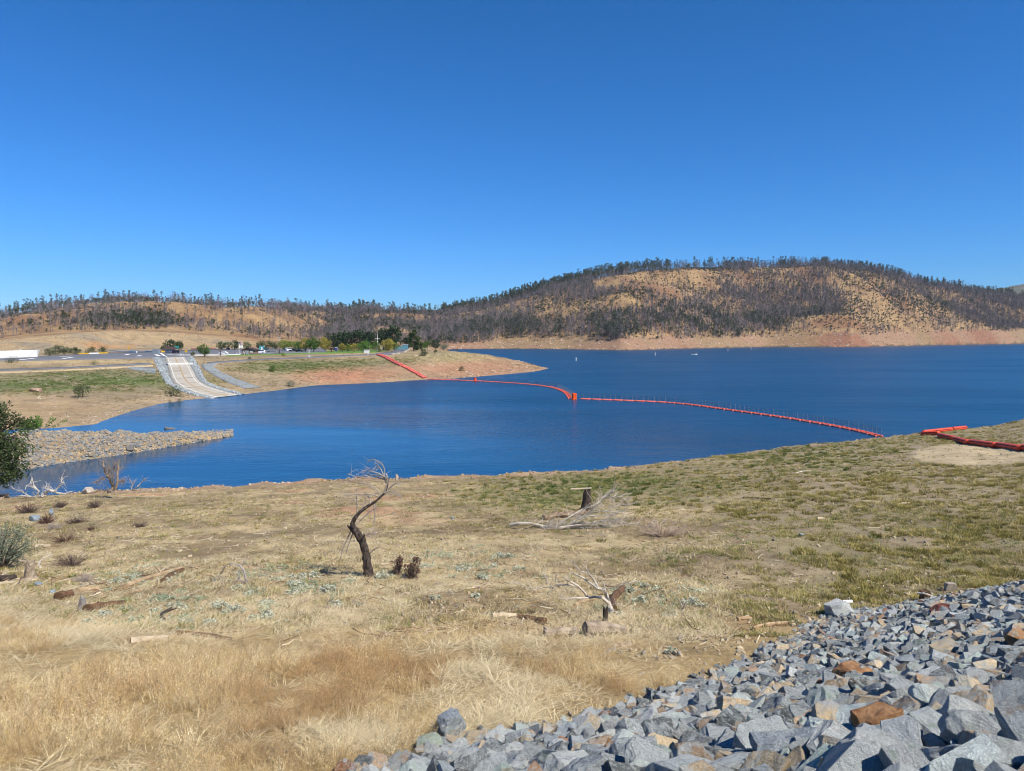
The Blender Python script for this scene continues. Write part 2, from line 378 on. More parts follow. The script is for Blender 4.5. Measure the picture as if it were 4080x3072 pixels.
def ground_pts(px, py, y0=4.0, y1=2600.0):
    """first point of the land seen through each photo pixel"""
    px = np.atleast_1d(np.asarray(px, float)); py = np.atleast_1d(np.asarray(py, float)); n = len(px)
    D = np.array([ray(a, b) for a, b in zip(px, py)]); D = D / D[:, 1:2]
    ts = np.geomspace(y0, y1, 900); lo = np.full(n, y0); hi = np.full(n, y1); done = np.zeros(n, bool); prev = y0
    for t in ts:
        z = CAMZ + D[:, 2] * t; hh = height(D[:, 0] * t, np.full(n, t)); hit = (z <= hh) & ~done
        lo[hit] = prev; hi[hit] = t; done |= hit; prev = t
        if done.all(): break
    for _ in range(18):
        m = (lo + hi) / 2; below = CAMZ + D[:, 2] * m <= height(D[:, 0] * m, m); hi = np.where(below, m, hi); lo = np.where(below, lo, m)
    X = D[:, 0] * hi; return np.stack([X, hi, height(X, hi)], 1)
_TS = np.geomspace(4.0, 2600.0, 1300)
def gp(px, py, y0=4.0, y1=2600.0):
    d = ray(px, py); d = d / d[1]; ts = _TS[(_TS >= y0) & (_TS <= y1)]
    cs = ts[::12]; hit = np.where(CAMZ + d[2] * cs <= height(d[0] * cs, cs))[0]
    if len(hit) == 0: t = ts[-1]
    elif hit[0] == 0: t = ts[0]
    else:
        fs = np.linspace(cs[hit[0] - 1], cs[hit[0]], 14); g_ = CAMZ + d[2] * fs - height(d[0] * fs, fs); i = max(1, int(np.where(g_ <= 0)[0][0])); t = fs[i - 1] + (fs[i] - fs[i - 1]) * g_[i - 1] / (g_[i - 1] - g_[i])
    return Vector((d[0] * t, t, float(height(np.array([d[0] * t]), np.array([t]))[0])))
def hz(x, y): return float(height(np.array([x]), np.array([y]))[0])

# ------------------------------------------------------------------ ground colours (soil and dry grass by zone)
def blob(px, py, cx, cy, rx, ry): return np.clip(1.4 - np.hypot((px - cx) / rx, (py - cy) / ry), 0, 1)
def mixc(a, b, t): return a * (1 - t[:, None]) + np.array(b)[None] * t[:, None]
def zone_colors(X, Y, Z):
    px, py = proj(X, np.maximum(Y, 1.0), Z); u = X / np.maximum(Y, 8)
    n1 = fbm(X * .25, Y * .25, 101, 4); n2 = fbm(X * .05, Y * .05, 102, 4); n3 = fbm(X * 1.1, Y * 1.1, 103, 3)
    yk = [k(u)[0] for k in K]
    N = len(X); C = np.tile(np.array(S('94825f')), (N, 1))
    C = mixc(C, S('b29e76'), sstep(.36, .56, n1)); C = mixc(C, S('7c684f'), sstep(.55, .7, fbm(X * .7, Y * .7, 115, 4)) * .6)
    C = mixc(C, S('6f6a3e'), sstep(.5, .66, n2) * .55 * sstep(1300, 2300, px))
    C = mixc(C, S('6b6b3c'), np.clip(blob(px, py, 2350, 1945, 480, 70) + blob(px, py, 2950, 1900, 500, 90) * .5, 0, 1) * sstep(.3, .55, n1) * .8)
    C = mixc(C, S('93836a'), sstep(2500, 3200, px) * .7); C = mixc(C, S('7f7650'), sstep(2600, 3400, px) * sstep(.4, .6, n1) * .5)
    C = mixc(C, S('a58d62'), (1 - sstep(19, 26, Y)) * .9)                                    # dry straw close by
    C = mixc(C, S('a68a70'), np.exp(-((Y - yk[0] + 1.5) / 4.0) ** 2) * sstep(200, 500, px) * (1 - sstep(2700, 3100, px)) * .85)
    C = mixc(C, S('b0765a'), sstep(.6, .75, n1) * (1 - sstep(1700, 2100, px)) * sstep(40, 60, Y) * .5)
    sand = blob(px, py, 3880, 1812, 250, 42); C = mixc(C, S('b5a27f'), sstep(.32, .5, sand + (n1 - .5) * .25) * (Y > 40) * (Y < yk[0]))
    bed = sstep(0, 3, Y - yk[0]); C = mixc(C, S('4c4436'), bed)
    # spit
    sp = (Y > yk[4] - 4) & (Y < yk[7] + 4) & (px < 960)
    rock = mixc(mixc(np.tile(np.array(S('a08a68')), (N, 1)), S('7d8080'), sstep(.45, .62, n1) * (1 - sstep(350, 650, px))), S('b8956c'), sstep(.5, .65, n3) * .7)
    C = np.where(sp[:, None], rock, C)
    # far bank
    fb = Y > yk[9] - 8
    bank = mixc(np.tile(np.array(S('8d7c60')), (N, 1)), S('a08b6b'), sstep(.4, .6, n2))
    bank = mixc(bank, S('5f6b38'), np.clip(blob(px, py, 420, 1515, 420, 42) + blob(px, py, 1180, 1462, 240, 26) + blob(px, py, 1500, 1442, 160, 16) * .6 + blob(px, py, 100, 1545, 240, 30) * .7, 0, 1) * sstep(.28, .55, n2 * .5 + n1 * .5) * .95)
    bank = mixc(bank, S('a38a66'), blob(px, py, 130, 1640, 330, 60) * .9)
    bank = mixc(bank, S('a5775a'), blob(px, py, 1370, 1500, 190, 34) + blob(px, py, 1900, 1470, 330, 40) * .75)
    bank = mixc(bank, S('8c8453'), blob(px, py, 1750, 1425, 180, 22) * .6)
    bank = mixc(bank, S('b29c72'), np.exp(-((py - 1442) / 7.0) ** 2) * (px < 640) * .8)
    C = np.where(fb[:, None], bank, C)
    cutc = mixc(mixc(np.tile(np.array(S('a38c68')), (N, 1)), S('8f8068'), sstep(.42, .6, n2)), S('a67e55'), sstep(.55, .68, fbm(X * .03, Y * .02, 107, 3)))
    C = np.where(((Y > yk[12] - 2) & (Y < yk[13] + 2) & (px < 1300))[:, None], cutc, C)
    hillc = mixc(mixc(np.tile(np.array(S('9c8059')), (N, 1)), S('866a4c'), sstep(.45, .6, n2)), S('7f5a40'), sstep(.58, .7, fbm(X * .012, Y * .012, 109, 4)) * .7)
    C = np.where((Y > yk[13] + 2)[:, None], hillc, C)
    lake = (Y > yk[11] + 8) & (Y < yk[14]) & (px > 1790); C = np.where(lake[:, None], np.array(S('4c4436')), C)
    b2 = (Y >= yk[14] - 2) & (Y < yk[15] + 6) & (px > 1700)
    bc = mixc(mixc(np.tile(np.array(S('93745a')), (N, 1)), S('855a42'), sstep(.45, .65, fbm(X * .008, Y * .008, 111, 4)) * .8), S('857550'), sstep(.5, .66, fbm(X * .012, Y * .012, 112, 4)) * .5)
    C = np.where(b2[:, None], bc, C)
    dm = dam_z(X, Y) > nat_z(X, Y) + .02; C = np.where((dm & (Y < 45))[:, None], np.array(S('4a4c4c')), C)
    return C

# ground mesh: a fan of quads, fine near the camera and coarse far away
Y0F = 14.0
rows = np.concatenate([np.geomspace(9.0, 640.0, 520), np.geomspace(640, 5614, 215)[1:]]) - Y0F
uu = np.linspace(-1.15, 1.15, 460)
GY, GU = np.meshgrid(rows, uu, indexing='ij'); GX = GU * (GY + Y0F)
fx, fy = GX.ravel(), GY.ravel(); fz = height(fx, fy)
nr, nc = GX.shape; ii = np.arange(nr * nc).reshape(nr, nc)
quads = np.stack([ii[:-1, :-1], ii[:-1, 1:], ii[1:, 1:], ii[1:, :-1]], -1).reshape(-1, 4)
g = NT('ground_soil')
vc = g.n('ShaderNodeAttribute', attribute_name='zone').outputs['Color']
oc = g.coord('Object')
f1 = g.noise(.9, 6, oc, .65); f2 = g.noise(7.0, 6, oc, .7); f3 = g.noise(.06, 4, oc)
v = g.ramp(f2, [(.3, .62), (.5, .95), (.72, 1.35)]); c = g.mix(.85, vc, v, 'MULTIPLY')
c = g.mix(.8, c, g.ramp(f1, [(.3, .72), (.7, 1.25)]), 'MULTIPLY'); f4 = g.noise(.16, 6, oc, .7)
c = g.mix(.8, c, g.ramp(f4, [(.32, .62), (.5, .98), (.68, 1.22)]), 'MULTIPLY')
vo = g.n('ShaderNodeTexVoronoi'); vo.inputs['Scale'].default_value = 3.2; g.l(oc, vo.inputs['Vector'])
peb = g.ramp(vo.outputs['Distance'], [(.12, 1.0), (.24, 0.0)]); peb = g.math('MULTIPLY', peb, g.ramp(g.noise(.5, 3, oc), [(.5, 0.0), (.6, .55)]))
c = g.mix(peb, c, S('c0b49a'))
g.base(c); g.rough(.95); g.bump(g.math('ADD', f2, g.math('MULTIPLY', f1, 1.5)), .7, .10)
ground_mat = g.m
gm = np_mesh('ground', np.stack([fx, fy, fz], 1), quads, ground_mat, smooth=True)
ca = gm.attributes.new('zone', 'FLOAT_COLOR', 'POINT'); zc = zone_colors(fx, fy, fz)
ca.data.foreach_set('color', np.concatenate([zc, np.ones((len(zc), 1))], 1).astype(np.float32).ravel())
ground = bpy.data.objects.new('ground', gm); COL.objects.link(ground)
tag(ground, 'dry grassy reservoir shore and the burnt hills behind it', None, None, 'structure')

# from here on everything is set down on the ground mesh itself
_FZ = fz.reshape(nr, nc); _du = uu[1] - uu[0]
def height(X, Y, detail=True):
    X = np.asarray(X, float); Y = np.asarray(Y, float); r = np.clip(np.searchsorted(rows, Y) - 1, 0, nr - 2); a = np.clip((Y - rows[r]) / (rows[r + 1] - rows[r]), 0, 1)
    c = (X / np.maximum(Y + Y0F, .5) - uu[0]) / _du; j = np.clip(np.floor(c).astype(int), 0, nc - 2); b = np.clip(c - j, 0, 1)
    return (_FZ[r, j] * (1 - b) + _FZ[r, j + 1] * b) * (1 - a) + (_FZ[r + 1, j] * (1 - b) + _FZ[r + 1, j + 1] * b) * a
# ------------------------------------------------------------------ water
k = NT('lake_water'); oc = k.coord('Object')
k.base(S('083f60')); k.b.inputs['Specular Tint'].default_value = (.62, .94, .97, 1); k.b.inputs['IOR'].default_value = 1.33; k.b.inputs['Specular IOR Level'].default_value = .34
n1 = k.noise(.9, 4, k.coord('Object', (.5, 1.0, 1)), .65); n2 = k.noise(.16, 3, k.coord('Object', (.55, 1.0, 1)), .55)
patch = k.ramp(k.noise(.016, 3, k.coord('Object', (.45, 1.3, 1)), .5), [(.40, .15), (.60, 1.0)])
h = k.math('MULTIPLY', k.math('ADD', n1, k.math('MULTIPLY', n2, 1.6)), patch)
bump = k.bump(h, .8, .55)
# the sheltered corner behind the rock spit lies calmer than the open lake
sx = k.n('ShaderNodeSeparateXYZ'); k.l(oc, sx.inputs[0])
calm = k.math('ADD', k.math('MULTIPLY', sx.outputs[0], .9), sx.outputs[1]); mr = k.n('ShaderNodeMapRange', interpolation_type='SMOOTHSTEP')
mr.inputs['From Min'].default_value = 105; mr.inputs['From Max'].default_value = 240; k.l(calm, mr.inputs['Value'])
k.rough(k.math('ADD', k.math('MULTIPLY', mr.outputs[0], .20), .10)); k.l(k.math('ADD', k.math('MULTIPLY', mr.outputs[0], .62), .18), bump.inputs['Strength'])
wx0, wx1 = -3000, 6000
water = MB().add([(wx0, 55, 0), (wx1, 55, 0), (wx1, 5500, 0), (wx0, 5500, 0)], [(0, 1, 2, 3)]).build('lake_water', k.m)
tag(water, 'deep blue rippled reservoir water', None, None, 'structure')
# ------------------------------------------------------------------ far hills beyond the valley
def far_hill(name, label, prof, Y, depth, c1, c2):
    xs = np.linspace(at(prof[0][0], 1300, Y).x, at(prof[-1][0], 1300, Y).x, 120); t = np.linspace(0, 1, 26)
    pz = np.interp(xs, [at(a, 1300, Y).x for a, b in prof], [zpy(b, Y) for a, b in prof])
    TX, TT = np.meshgrid(xs, t, indexing='ij'); ZZ = np.repeat(pz[:, None], 26, 1) * np.sin(TT * math.pi) ** .8 + (fbm(TX * .006, TT * 9, 201, 4) - .5) * 40 * np.sin(TT * math.pi) + (fbm(TX * .03, TT * 30, 203, 3) - .5) * 14 * np.sin(TT * math.pi) - 4
    YY = Y + (TT - .5) * depth
    iq = np.arange(TX.size).reshape(TX.shape); q = np.stack([iq[:-1, :-1], iq[1:, :-1], iq[1:, 1:], iq[:-1, 1:]], -1).reshape(-1, 4)
    k = NT(name + '_cover'); f = k.noise(.022, 6, k.coord('Object'), .7); k.base(k.ramp(f, [(.4, S(c1)), (.6, S(c2))])); k.rough(1)
    o = bpy.data.objects.new(name, np_mesh(name, np.stack([TX, YY, ZZ], -1).reshape(-1, 3), q, k.m, True)); COL.objects.link(o); tag(o, label, None, None, 'structure'); return o
far_hill('distant_hill', 'wooded blue green hilltop showing in the gap between the two ridges', [(1600, 1290), (1700, 1246), (1760, 1222), (1820, 1204), (1880, 1194), (1960, 1192), (2030, 1195), (2120, 1210), (2300, 1260)], 3000, 900, '39482f', '5a5a45')
far_hill('distant_hill', 'hazy blue hill far off at the right edge', [(3640, 1240), (3800, 1175), (3880, 1154), (3960, 1150), (4030, 1141), (4080, 1132), (4250, 1110), (4600, 1120), (5200, 1250)], 4600, 1400, '3d4a33', '76695a')
# ------------------------------------------------------------------ trees and brush of the burnt hills
def leaf_quads(rnd, centers, size, n_each, spread, flat=0.0):
    V = []; Fq = []
    for c, cr in centers:
        for _ in range(n_each):
            d = Vector((rnd.gauss(0, 1), rnd.gauss(0, 1), rnd.gauss(0, .8)))
            if d.length > 1e-3: d.normalize()
            p = Vector(c) + d * cr * rnd.uniform(.45, 1.0) * spread
            a = Vector((rnd.gauss(0, 1), rnd.gauss(0, 1), rnd.gauss(0, 1 - flat))).normalized(); b = a.cross(Vector((rnd.gauss(0, 1), rnd.gauss(0, 1), rnd.gauss(0, 1)))).normalized()
            s = size * rnd.uniform(.6, 1.3); k = len(V)
            V += [p - a * s, p - b * s * .6, p + a * s, p + b * s * .6]; Fq.append((k, k + 1, k + 2, k + 3))
    return V, Fq
def burnt_tree_mesh(name, seed, h, style):
    rnd = random.Random(seed); mb = MB(); lean = Vector((rnd.uniform(-.06, .06), rnd.uniform(-.06, .06), 1)); r = h * .018
    pts = [Vector((0, 0, -.8)), lean * h * .4, lean * h * .75 + Vector((rnd.uniform(-.2, .2), 0, 0)), lean * h]
    mb.tube(pts, [r * 1.2, r * .85, r * .5, r * .12], 3, False)
    nb = 20 if style == 'bushy' else 12
    for i in range(nb):
        t = rnd.uniform(.22 if style == 'bushy' else .4, .97); a = rnd.uniform(0, 6.28); L = h * (rnd.uniform(.2, .42) if style == 'bushy' else rnd.uniform(.07, .18)) * (1.15 - t * .6)
        up = rnd.uniform(.5, 1.3) if style == 'bushy' else rnd.uniform(.1, .8)
        o = lean * h * t; d = Vector((math.cos(a), math.sin(a), up)).normalized()
        e = o + d * L; s = Vector((-math.sin(a), math.cos(a), 0)) * r * .55
        mb.add([o - s, o + s, e], [(0, 1, 2)]); s2 = Vector((0, 0, 1)) * r * .3; mb.add([o - s2, o + s2, e], [(0, 1, 2)])
        for j in range(5 if style == 'bushy' else 2):
            q = o + d * L * rnd.uniform(.4, .95); d2 = (d + Vector((rnd.gauss(0, .7), rnd.gauss(0, .7), rnd.gauss(.3, .5)))).normalized(); e2 = q + d2 * L * rnd.uniform(.35, .6)
            s3 = d2.orthogonal().normalized() * r * .42; mb.add([q - s3, q + s3, e2], [(0, 1, 2)])
    return mb.mesh(name, mat('burnt_bark', '807675', .35, .8, rand=.5))
def live_tree_mesh(name, seed, h, kind):
    rnd = random.Random(seed); mb = MB()
    if kind == 'pine':
        mb.tube([(0, 0, -.8), (.1, 0, h * .5), (0, .1, h * .96)], [h * .018, h * .013, h * .004], 4, False)
        cs = []
        for i in range(9):
            t = rnd.uniform(.35, .97); w = h * .17 * (1.12 - t) ** .6 * rnd.uniform(.7, 1.2); a = rnd.uniform(0, 6.28)
            cs.append(((math.cos(a) * w * .7, math.sin(a) * w * .7, h * t), h * .085))
        cs.append(((0, 0, h * .95), h * .05)); V, Fq = leaf_quads(rnd, cs, h * .035, 10, 1.0); m = mat('pine_needles', '4c5640', .4, .9, rand=.4)
    elif kind == 'oak':
        mb.tube([(0, 0, -.8), (.1, 0, h * .3), (.3, .1, h * .6)], [h * .035, h * .03, h * .015], 4, False)
        for a in range(3): mb.tube([(0.1, 0, h * .28), (math.cos(a * 2.1) * h * .25, math.sin(a * 2.1) * h * .25, h * .6)], [h * .02, h * .008], 3, False)
        cs = []
        for i in range(10):
            a = rnd.uniform(0, 6.28); w = rnd.uniform(0, .36) * h; cs.append(((math.cos(a) * w, math.sin(a) * w, h * rnd.uniform(.45, .85)), h * .15))
        V, Fq = leaf_quads(rnd, cs, h * .055, 12, 1.0); m = mat('oak_leaves_far', '394229', .45, .8, rand=.4)
    elif kind == 'shrub':
        cs = []
        for i in range(5):
            a = rnd.uniform(0, 6.28); w = rnd.uniform(0, .5) * h; cs.append(((math.cos(a) * w, math.sin(a) * w, h * rnd.uniform(.25, .7)), h * .32))
        V, Fq = leaf_quads(rnd, cs, h * .14, 9, 1.0); m = mat('chaparral_leaves', '434c2c', .45, 1.2, rand=.5)
        mb.tube([(0, 0, -.4), (0.05, 0, h * .4)], [h * .05, h * .02], 3, False)
    else:
        for i in range(26):
            a = rnd.uniform(0, 6.28); sp = rnd.uniform(.15, .9); e = Vector((math.cos(a) * h * sp, math.sin(a) * h * sp, h * rnd.uniform(.5, 1.0))); o = Vector((e.x * .15, e.y * .15, -.2))
            s = Vector((-math.sin(a), math.cos(a), 0)) * h * .03; mb.add([o - s, o + s, e], [(0, 1, 2)])
            q = o.lerp(e, .55); e2 = q + Vector((rnd.gauss(0, .4), rnd.gauss(0, .4), rnd.uniform(.1, .5))) * h * .6; mb.add([q - s * .7, q + s * .7, e2], [(0, 1, 2)])
        return mb.mesh(name, mat('burnt_brush', '80746f', .35, 1.0, rand=.5))
    b = len(mb.v); mb.v += [tuple(x) for x in V]; mb.f += [tuple(i + b for i in q) for q in Fq]; mb.mi += [1] * len(Fq)
    return mb.mesh(name, [mat('burnt_bark', '807675', .35, .8, rand=.5), m])

SRC = {'burnt_tree': [burnt_tree_mesh('burnt_tree', 11 + i, 1.0 * 13, 'bushy' if i % 3 else 'pole') for i in range(7)],
       'pine_tree': [live_tree_mesh('pine_tree', 31 + i, 14.0, 'pine') for i in range(4)],
       'oak_tree': [live_tree_mesh('oak_tree', 41 + i, 9.0, 'oak') for i in range(4)],
       'shrub': [live_tree_mesh('shrub', 51 + i, 3.6, 'shrub') for i in range(4)],
       'burnt_shrub': [live_tree_mesh('burnt_shrub', 61 + i, 3.6, 'brush') for i in range(3)]}
LBL = {'burnt_tree': ('burnt grey leafless tree standing on the golden hillside across the water', 'burnt grey leafless tree on the hill behind the parking lot', 'tree'),
       'pine_tree': ('thin grey green pine on the big hill across the water', 'thin grey green pine on the ridge behind the parking lot', 'tree'),
       'oak_tree': ('dark green round oak at the foot of the big hill across the water', 'dark green round oak on the hill behind the parking lot', 'tree'),
       'shrub': ('low dark green bush dotted on the big golden hill across the water', 'low dark green bush on the hill behind the parking lot', 'bush'),
       'burnt_shrub': ('low grey burnt brush clump on the big golden hill across the water', 'low grey burnt brush clump on the hill behind the parking lot', 'bush')}
NC = 300000
cu = RNG.uniform(-.86, .98, NC); e_y = K[15](cu)[0]; r_y = K[17](cu)[0]
tt = RNG.uniform(-.02, 1.06, NC); cy = e_y + (r_y - e_y) * tt; cx = cu * cy
keepA = RNG.uniform(0, 1, NC) < (cy / 2100) * (r_y - e_y) / 750; cu, tt, cy, cx = cu[keepA], tt[keepA], cy[keepA], cx[keepA]
cz = height(cx, cy); ppx, ppy = proj(cx, cy, cz); NC = len(cx)
nA = fbm(cx * .010, cy * .010, 301, 4); nB = fbm(cx * .03, cy * .03, 302, 3); gul = 1 - np.abs(2 * fbm(cx * .0048, cy * .0034, 51, 4) - 1)
right = ppx > 1760
dens = .25 + 1.15 * sstep(.44, .58, nA) + .35 * (nB - .5) + .5 * (1 - sstep(.7, .85, gul))
opn = (blob(ppx, ppy, 2650, 1125, 190, 50) + blob(ppx, ppy, 2830, 1085, 90, 20) + blob(ppx, ppy, 2230, 1225, 150, 32) * .8 + blob(ppx, ppy, 2480, 1215, 90, 45) * .7 + blob(ppx, ppy, 3440, 1150, 90, 60) + blob(ppx, ppy, 3600, 1240, 220, 55) * .8 + blob(ppx, ppy, 3380, 1290, 200, 40) * .6
       + blob(ppx, ppy, 520, 1230, 260, 22) + blob(ppx, ppy, 120, 1275, 200, 28) * .8 + blob(ppx, ppy, 620, 1312, 120, 10) + blob(ppx, ppy, 1230, 1290, 90, 35) * .5 + blob(ppx, ppy, 1480, 1292, 110, 26) * .7 + blob(ppx, ppy, 1640, 1330, 80, 16) * .6)
dens = dens * (1 - np.clip(opn, 0, 1) * .5)
dens += 1.0 * (sstep(.86, .97, tt)) * (1 - .45 * (ppx < 1300))
dens += .9 * blob(ppx, ppy, 3850, 1230, 330, 70) + .6 * blob(ppx, ppy, 2950, 1250, 500, 70)
dens += (1 - sstep(.16, .34, tt)) * 1.0 * (ppx > 1780) * (1 - sstep(2900, 3300, ppx)) * sstep(.02, .05, tt) + .5 * blob(ppx, ppy, 2300, 1300, 420, 40)
ok = RNG.uniform(0, 1.9, NC) < dens * np.where(right, .92, .95)
cx, cy, cz, ppx, ppy, tt, nA, nB, right, opn = [a[ok] for a in (cx, cy, cz, ppx, ppy, tt, nA, nB, right, opn)]; n = len(cx)
# kinds
r = RNG.uniform(0, 1, n); kinds = np.full(n, 'burnt_tree', dtype='U12')
ridge = tt > .93; low = (tt < .26) & (ppx < 3300)
pb = np.where(right, .06 + .55 * ridge * (1 - sstep(2350, 2700, ppx)) + .25 * ridge * (nB > .5) + .22 * low * (nB > .5), .07 + .3 * ridge * (nB > .55))
ob = np.where(right, .03 + .22 * low * (nB > .52), .06 + .5 * ridge * (nB < .6) + .75 * np.clip(blob(ppx, ppy, 540, 1283, 260, 24), 0, 1) + .25 * (ppx > 1300) * (nB > .45))
sb = np.where(right, .27, .14); gb = .28 + .12 * (opn > .3)
kinds[r < pb] = 'pine_tree'; kinds[(r >= pb) & (r < pb + ob)] = 'oak_tree'
q2 = RNG.uniform(0, 1, n); rest = kinds == 'burnt_tree'; kinds[rest & (q2 < sb + .25 * (opn > .4))] = 'shrub'; kinds[rest & (q2 > 1 - gb)] = 'burnt_shrub'
rz = RNG.uniform(0, 6.28, n); scl = RNG.uniform(.6, 1.2, n) * np.where(ppx < 1300, .82, 1.12); pick = RNG.integers(0, 1000, n)
scl = np.where((kinds == 'pine_tree') & ridge, scl * RNG.uniform(.9, 1.55, n), scl); scl = np.where((kinds == 'burnt_tree') & ridge & (RNG.uniform(0, 1, n) < .12), scl * 1.45, scl)
print('hill plants', n)
HT = {'burnt_tree': 13, 'pine_tree': 14, 'oak_tree': 9, 'shrub': 2.6, 'burnt_shrub': 2.8}
for kd, src in SRC.items():
    ix = np.where(kinds == kd)[0]
    inview = (ppx[ix] > -40) & (ppx[ix] < 4120)
    show = np.where(inview, scl[ix] / cy[ix], 0); order = ix[np.argsort(-show)]; single = order[:290]; others = order[290:]
    for i in single:
        o = bpy.data.objects.new(kd, src[pick[i] % len(src)]); COL.objects.link(o)
        o.location = (cx[i], cy[i], cz[i]); o.rotation_euler = (0, 0, rz[i]); o.scale = [scl[i]] * 3
        side = 0 if right[i] else 1
        tag(o, LBL[kd][side], LBL[kd][2], LBL[kd][side].split(' on ')[0].split(' at ')[0].split(' standing')[0].split(' dotted')[0].replace('bush', 'bushe') + 's ' + ('across the water' if side == 0 else 'behind the parking lot'))
    if len(others):
        scatter(kd + '_thicket', src, np.stack([cx, cy, cz], 1)[others], np.stack([0 * rz, 0 * rz, rz], 1)[others], scl[others], pick[others] % len(src), np.ones((len(others), 3)) * .5,
                {'burnt_tree': 'mass of grey burnt trees covering the hills', 'pine_tree': 'mass of grey green pines on the ridges', 'oak_tree': 'mass of dark oaks on the hills', 'shrub': 'mass of dark green bushes on the hills', 'burnt_shrub': 'mass of grey burnt brush on the hills'}[kd], 'trees' if 'tree' in kd else 'brush')
# ------------------------------------------------------------------ riprap rocks on the dam face
def rock_mesh(name, seed, dims, cuts, detail, mats):
    rnd = random.Random(seed); bm = bmesh.new(); bmesh.ops.create_cube(bm, size=2.0)
    bmesh.ops.scale(bm, vec=dims, verts=bm.verts)
    for v in bm.verts: v.co += Vector((rnd.uniform(-.22, .22) * dims[0], rnd.uniform(-.22, .22) * dims[1], rnd.uniform(-.16, .16) * dims[2]))
    for i in range(cuts):
        n = Vector((rnd.gauss(0, 1), rnd.gauss(0, 1), rnd.gauss(0, 1))).normalized()
        ext = max(v.co.dot(n) for v in bm.verts); d = ext * rnd.uniform(.66, .94)
        r = bmesh.ops.bisect_plane(bm, geom=bm.verts[:] + bm.edges[:] + bm.faces[:], plane_co=n * d, plane_no=n, clear_outer=True)
        ed = [e for e in r['geom_cut'] if isinstance(e, bmesh.types.BMEdge)]
        if ed: bmesh.ops.holes_fill(bm, edges=ed, sides=0)
    bmesh.ops.remove_doubles(bm, verts=bm.verts, dist=.03)
    bmesh.ops.bevel(bm, geom=bm.edges[:], offset=.035 * min(dims), segments=1, affect='EDGES', clamp_overlap=True)
    bmesh.ops.triangulate(bm, faces=bm.faces[:])
    if detail:
        for it in range(detail):
            L = [e for e in bm.edges if e.calc_length() > .34 / (1.6 ** it)]
            bmesh.ops.subdivide_edges(bm, edges=L, cuts=1, use_grid_fill=True)
            bmesh.ops.triangulate(bm, faces=bm.faces[:])
        bm.normal_update(); P_ = np.array([v.co[:] for v in bm.verts])
        d = (fbm(P_[:, 0] * 2.3 + seed, P_[:, 1] * 2.3 + P_[:, 2] * 1.7, seed, 3) - .5) * .13 + (fbm(P_[:, 0] * .8 + P_[:, 2] * 4, P_[:, 1] * 5 - P_[:, 2], seed + 3, 2) - .5) * .13
        for v, q in zip(bm.verts, d): v.co += v.normal * q
    bmesh.ops.recalc_face_normals(bm, faces=bm.faces[:])
    m = bpy.data.meshes.new(name); bm.to_mesh(m); bm.free(); m.materials.append(mats); m.update(); return m
def slate_material(name, source):
    k = NT(name); oc = k.coord('Object')
    if source == 'object': t = k.n('ShaderNodeObjectInfo').outputs['Color']
    else: t = k.n('ShaderNodeAttribute', attribute_type='INSTANCER', attribute_name='col').outputs['Color']
    oi = k.n('ShaderNodeObjectInfo').outputs['Random'];
    ad = k.n('ShaderNodeVectorMath', operation='ADD'); k.l(oc, ad.inputs[0]); cb = k.n('ShaderNodeCombineXYZ'); [k.l(k.math('MULTIPLY', oi, 37.0), cb.inputs[i]) for i in range(3)]; k.l(cb.outputs[0], ad.inputs[1]); p = ad.outputs[0]
    st = k.n('ShaderNodeMapping'); st.inputs['Scale'].default_value = (1, 1, 4.5); st.inputs['Rotation'].default_value = (.3, .2, 0); k.l(p, st.inputs[0])
    grain = k.noise(3.2, 8, st.outputs[0], .72, .6); fine = k.noise(16, 6, p, .7)
    c = k.mix(.8, t, k.ramp(grain, [(.3, .6), (.5, .95), (.7, 1.35)]), 'MULTIPLY')
    c = k.mix(.7, c, k.ramp(fine, [(.32, .68), (.5, 1.0), (.66, 1.4)]), 'MULTIPLY')
    pale = k.ramp(k.noise(.9, 6, p, .75, .4), [(.5, 0.0), (.57, .75)]); c = k.mix(pale, c, S('aeb3b0'))
    vein = k.ramp(k.noise(1.6, 6, p, .6, 2.2), [(.48, 0.0), (.5, .9), (.52, 0.0)]); c = k.mix(vein, c, S('c6cbc8'))
    rust = k.ramp(k.noise(1.1, 4, p, .6, .8), [(.56, 0.0), (.66, .5)]); rr = k.math('GREATER_THAN', oi, .72); c = k.mix(k.math('MULTIPLY', rust, rr), c, S('8f6f4a'))
    c = k.mix(k.math('MULTIPLY', k.ramp(k.noise(2.1, 4, p), [(.58, 0.0), (.66, .7)]), k.math('LESS_THAN', oi, .3)), c, S('8d9a8a'))
    k.base(c); k.rough(.82); k.bump(k.math('ADD', grain, k.math('MULTIPLY', fine, .5)), .8, .09); return k.m
SLATE_O = slate_material('slate_rock', 'object'); SLATE_I = slate_material('slate_rubble', 'inst')
DIMS = [(1, .75, .42), (1, .65, .3), (.95, .8, .5), (1.15, .55, .36), (1, .85, .24), (.85, .75, .55), (1.2, .55, .42), (1, .9, .34)]
ROCK_HD = [rock_mesh('riprap_rock', 500 + i, DIMS[i % 8], 8 + i % 5, 2, SLATE_O) for i in range(22)]
ROCK_LO = [rock_mesh('riprap_rubble_piece', 600 + i, DIMS[i % 8], 7 + i % 4, 0, SLATE_I) for i in range(14)]
PAL = {'blue grey': ('8b8f8e', '9a9c99', '7c8081', 'a6a8a4', '929696'), 'dark slate': ('585b59', '626461', '4d5150'), 'tan brown': ('b09a7a', 'bda988', 'a58c70'), 'pale greenish': ('a3aea4', 'adb5b0', '98a59b'), 'rust orange': ('8a5f3e', '96704a')}
NAMES = list(PAL); PROB = [.55, .09, .21, .12, .03]
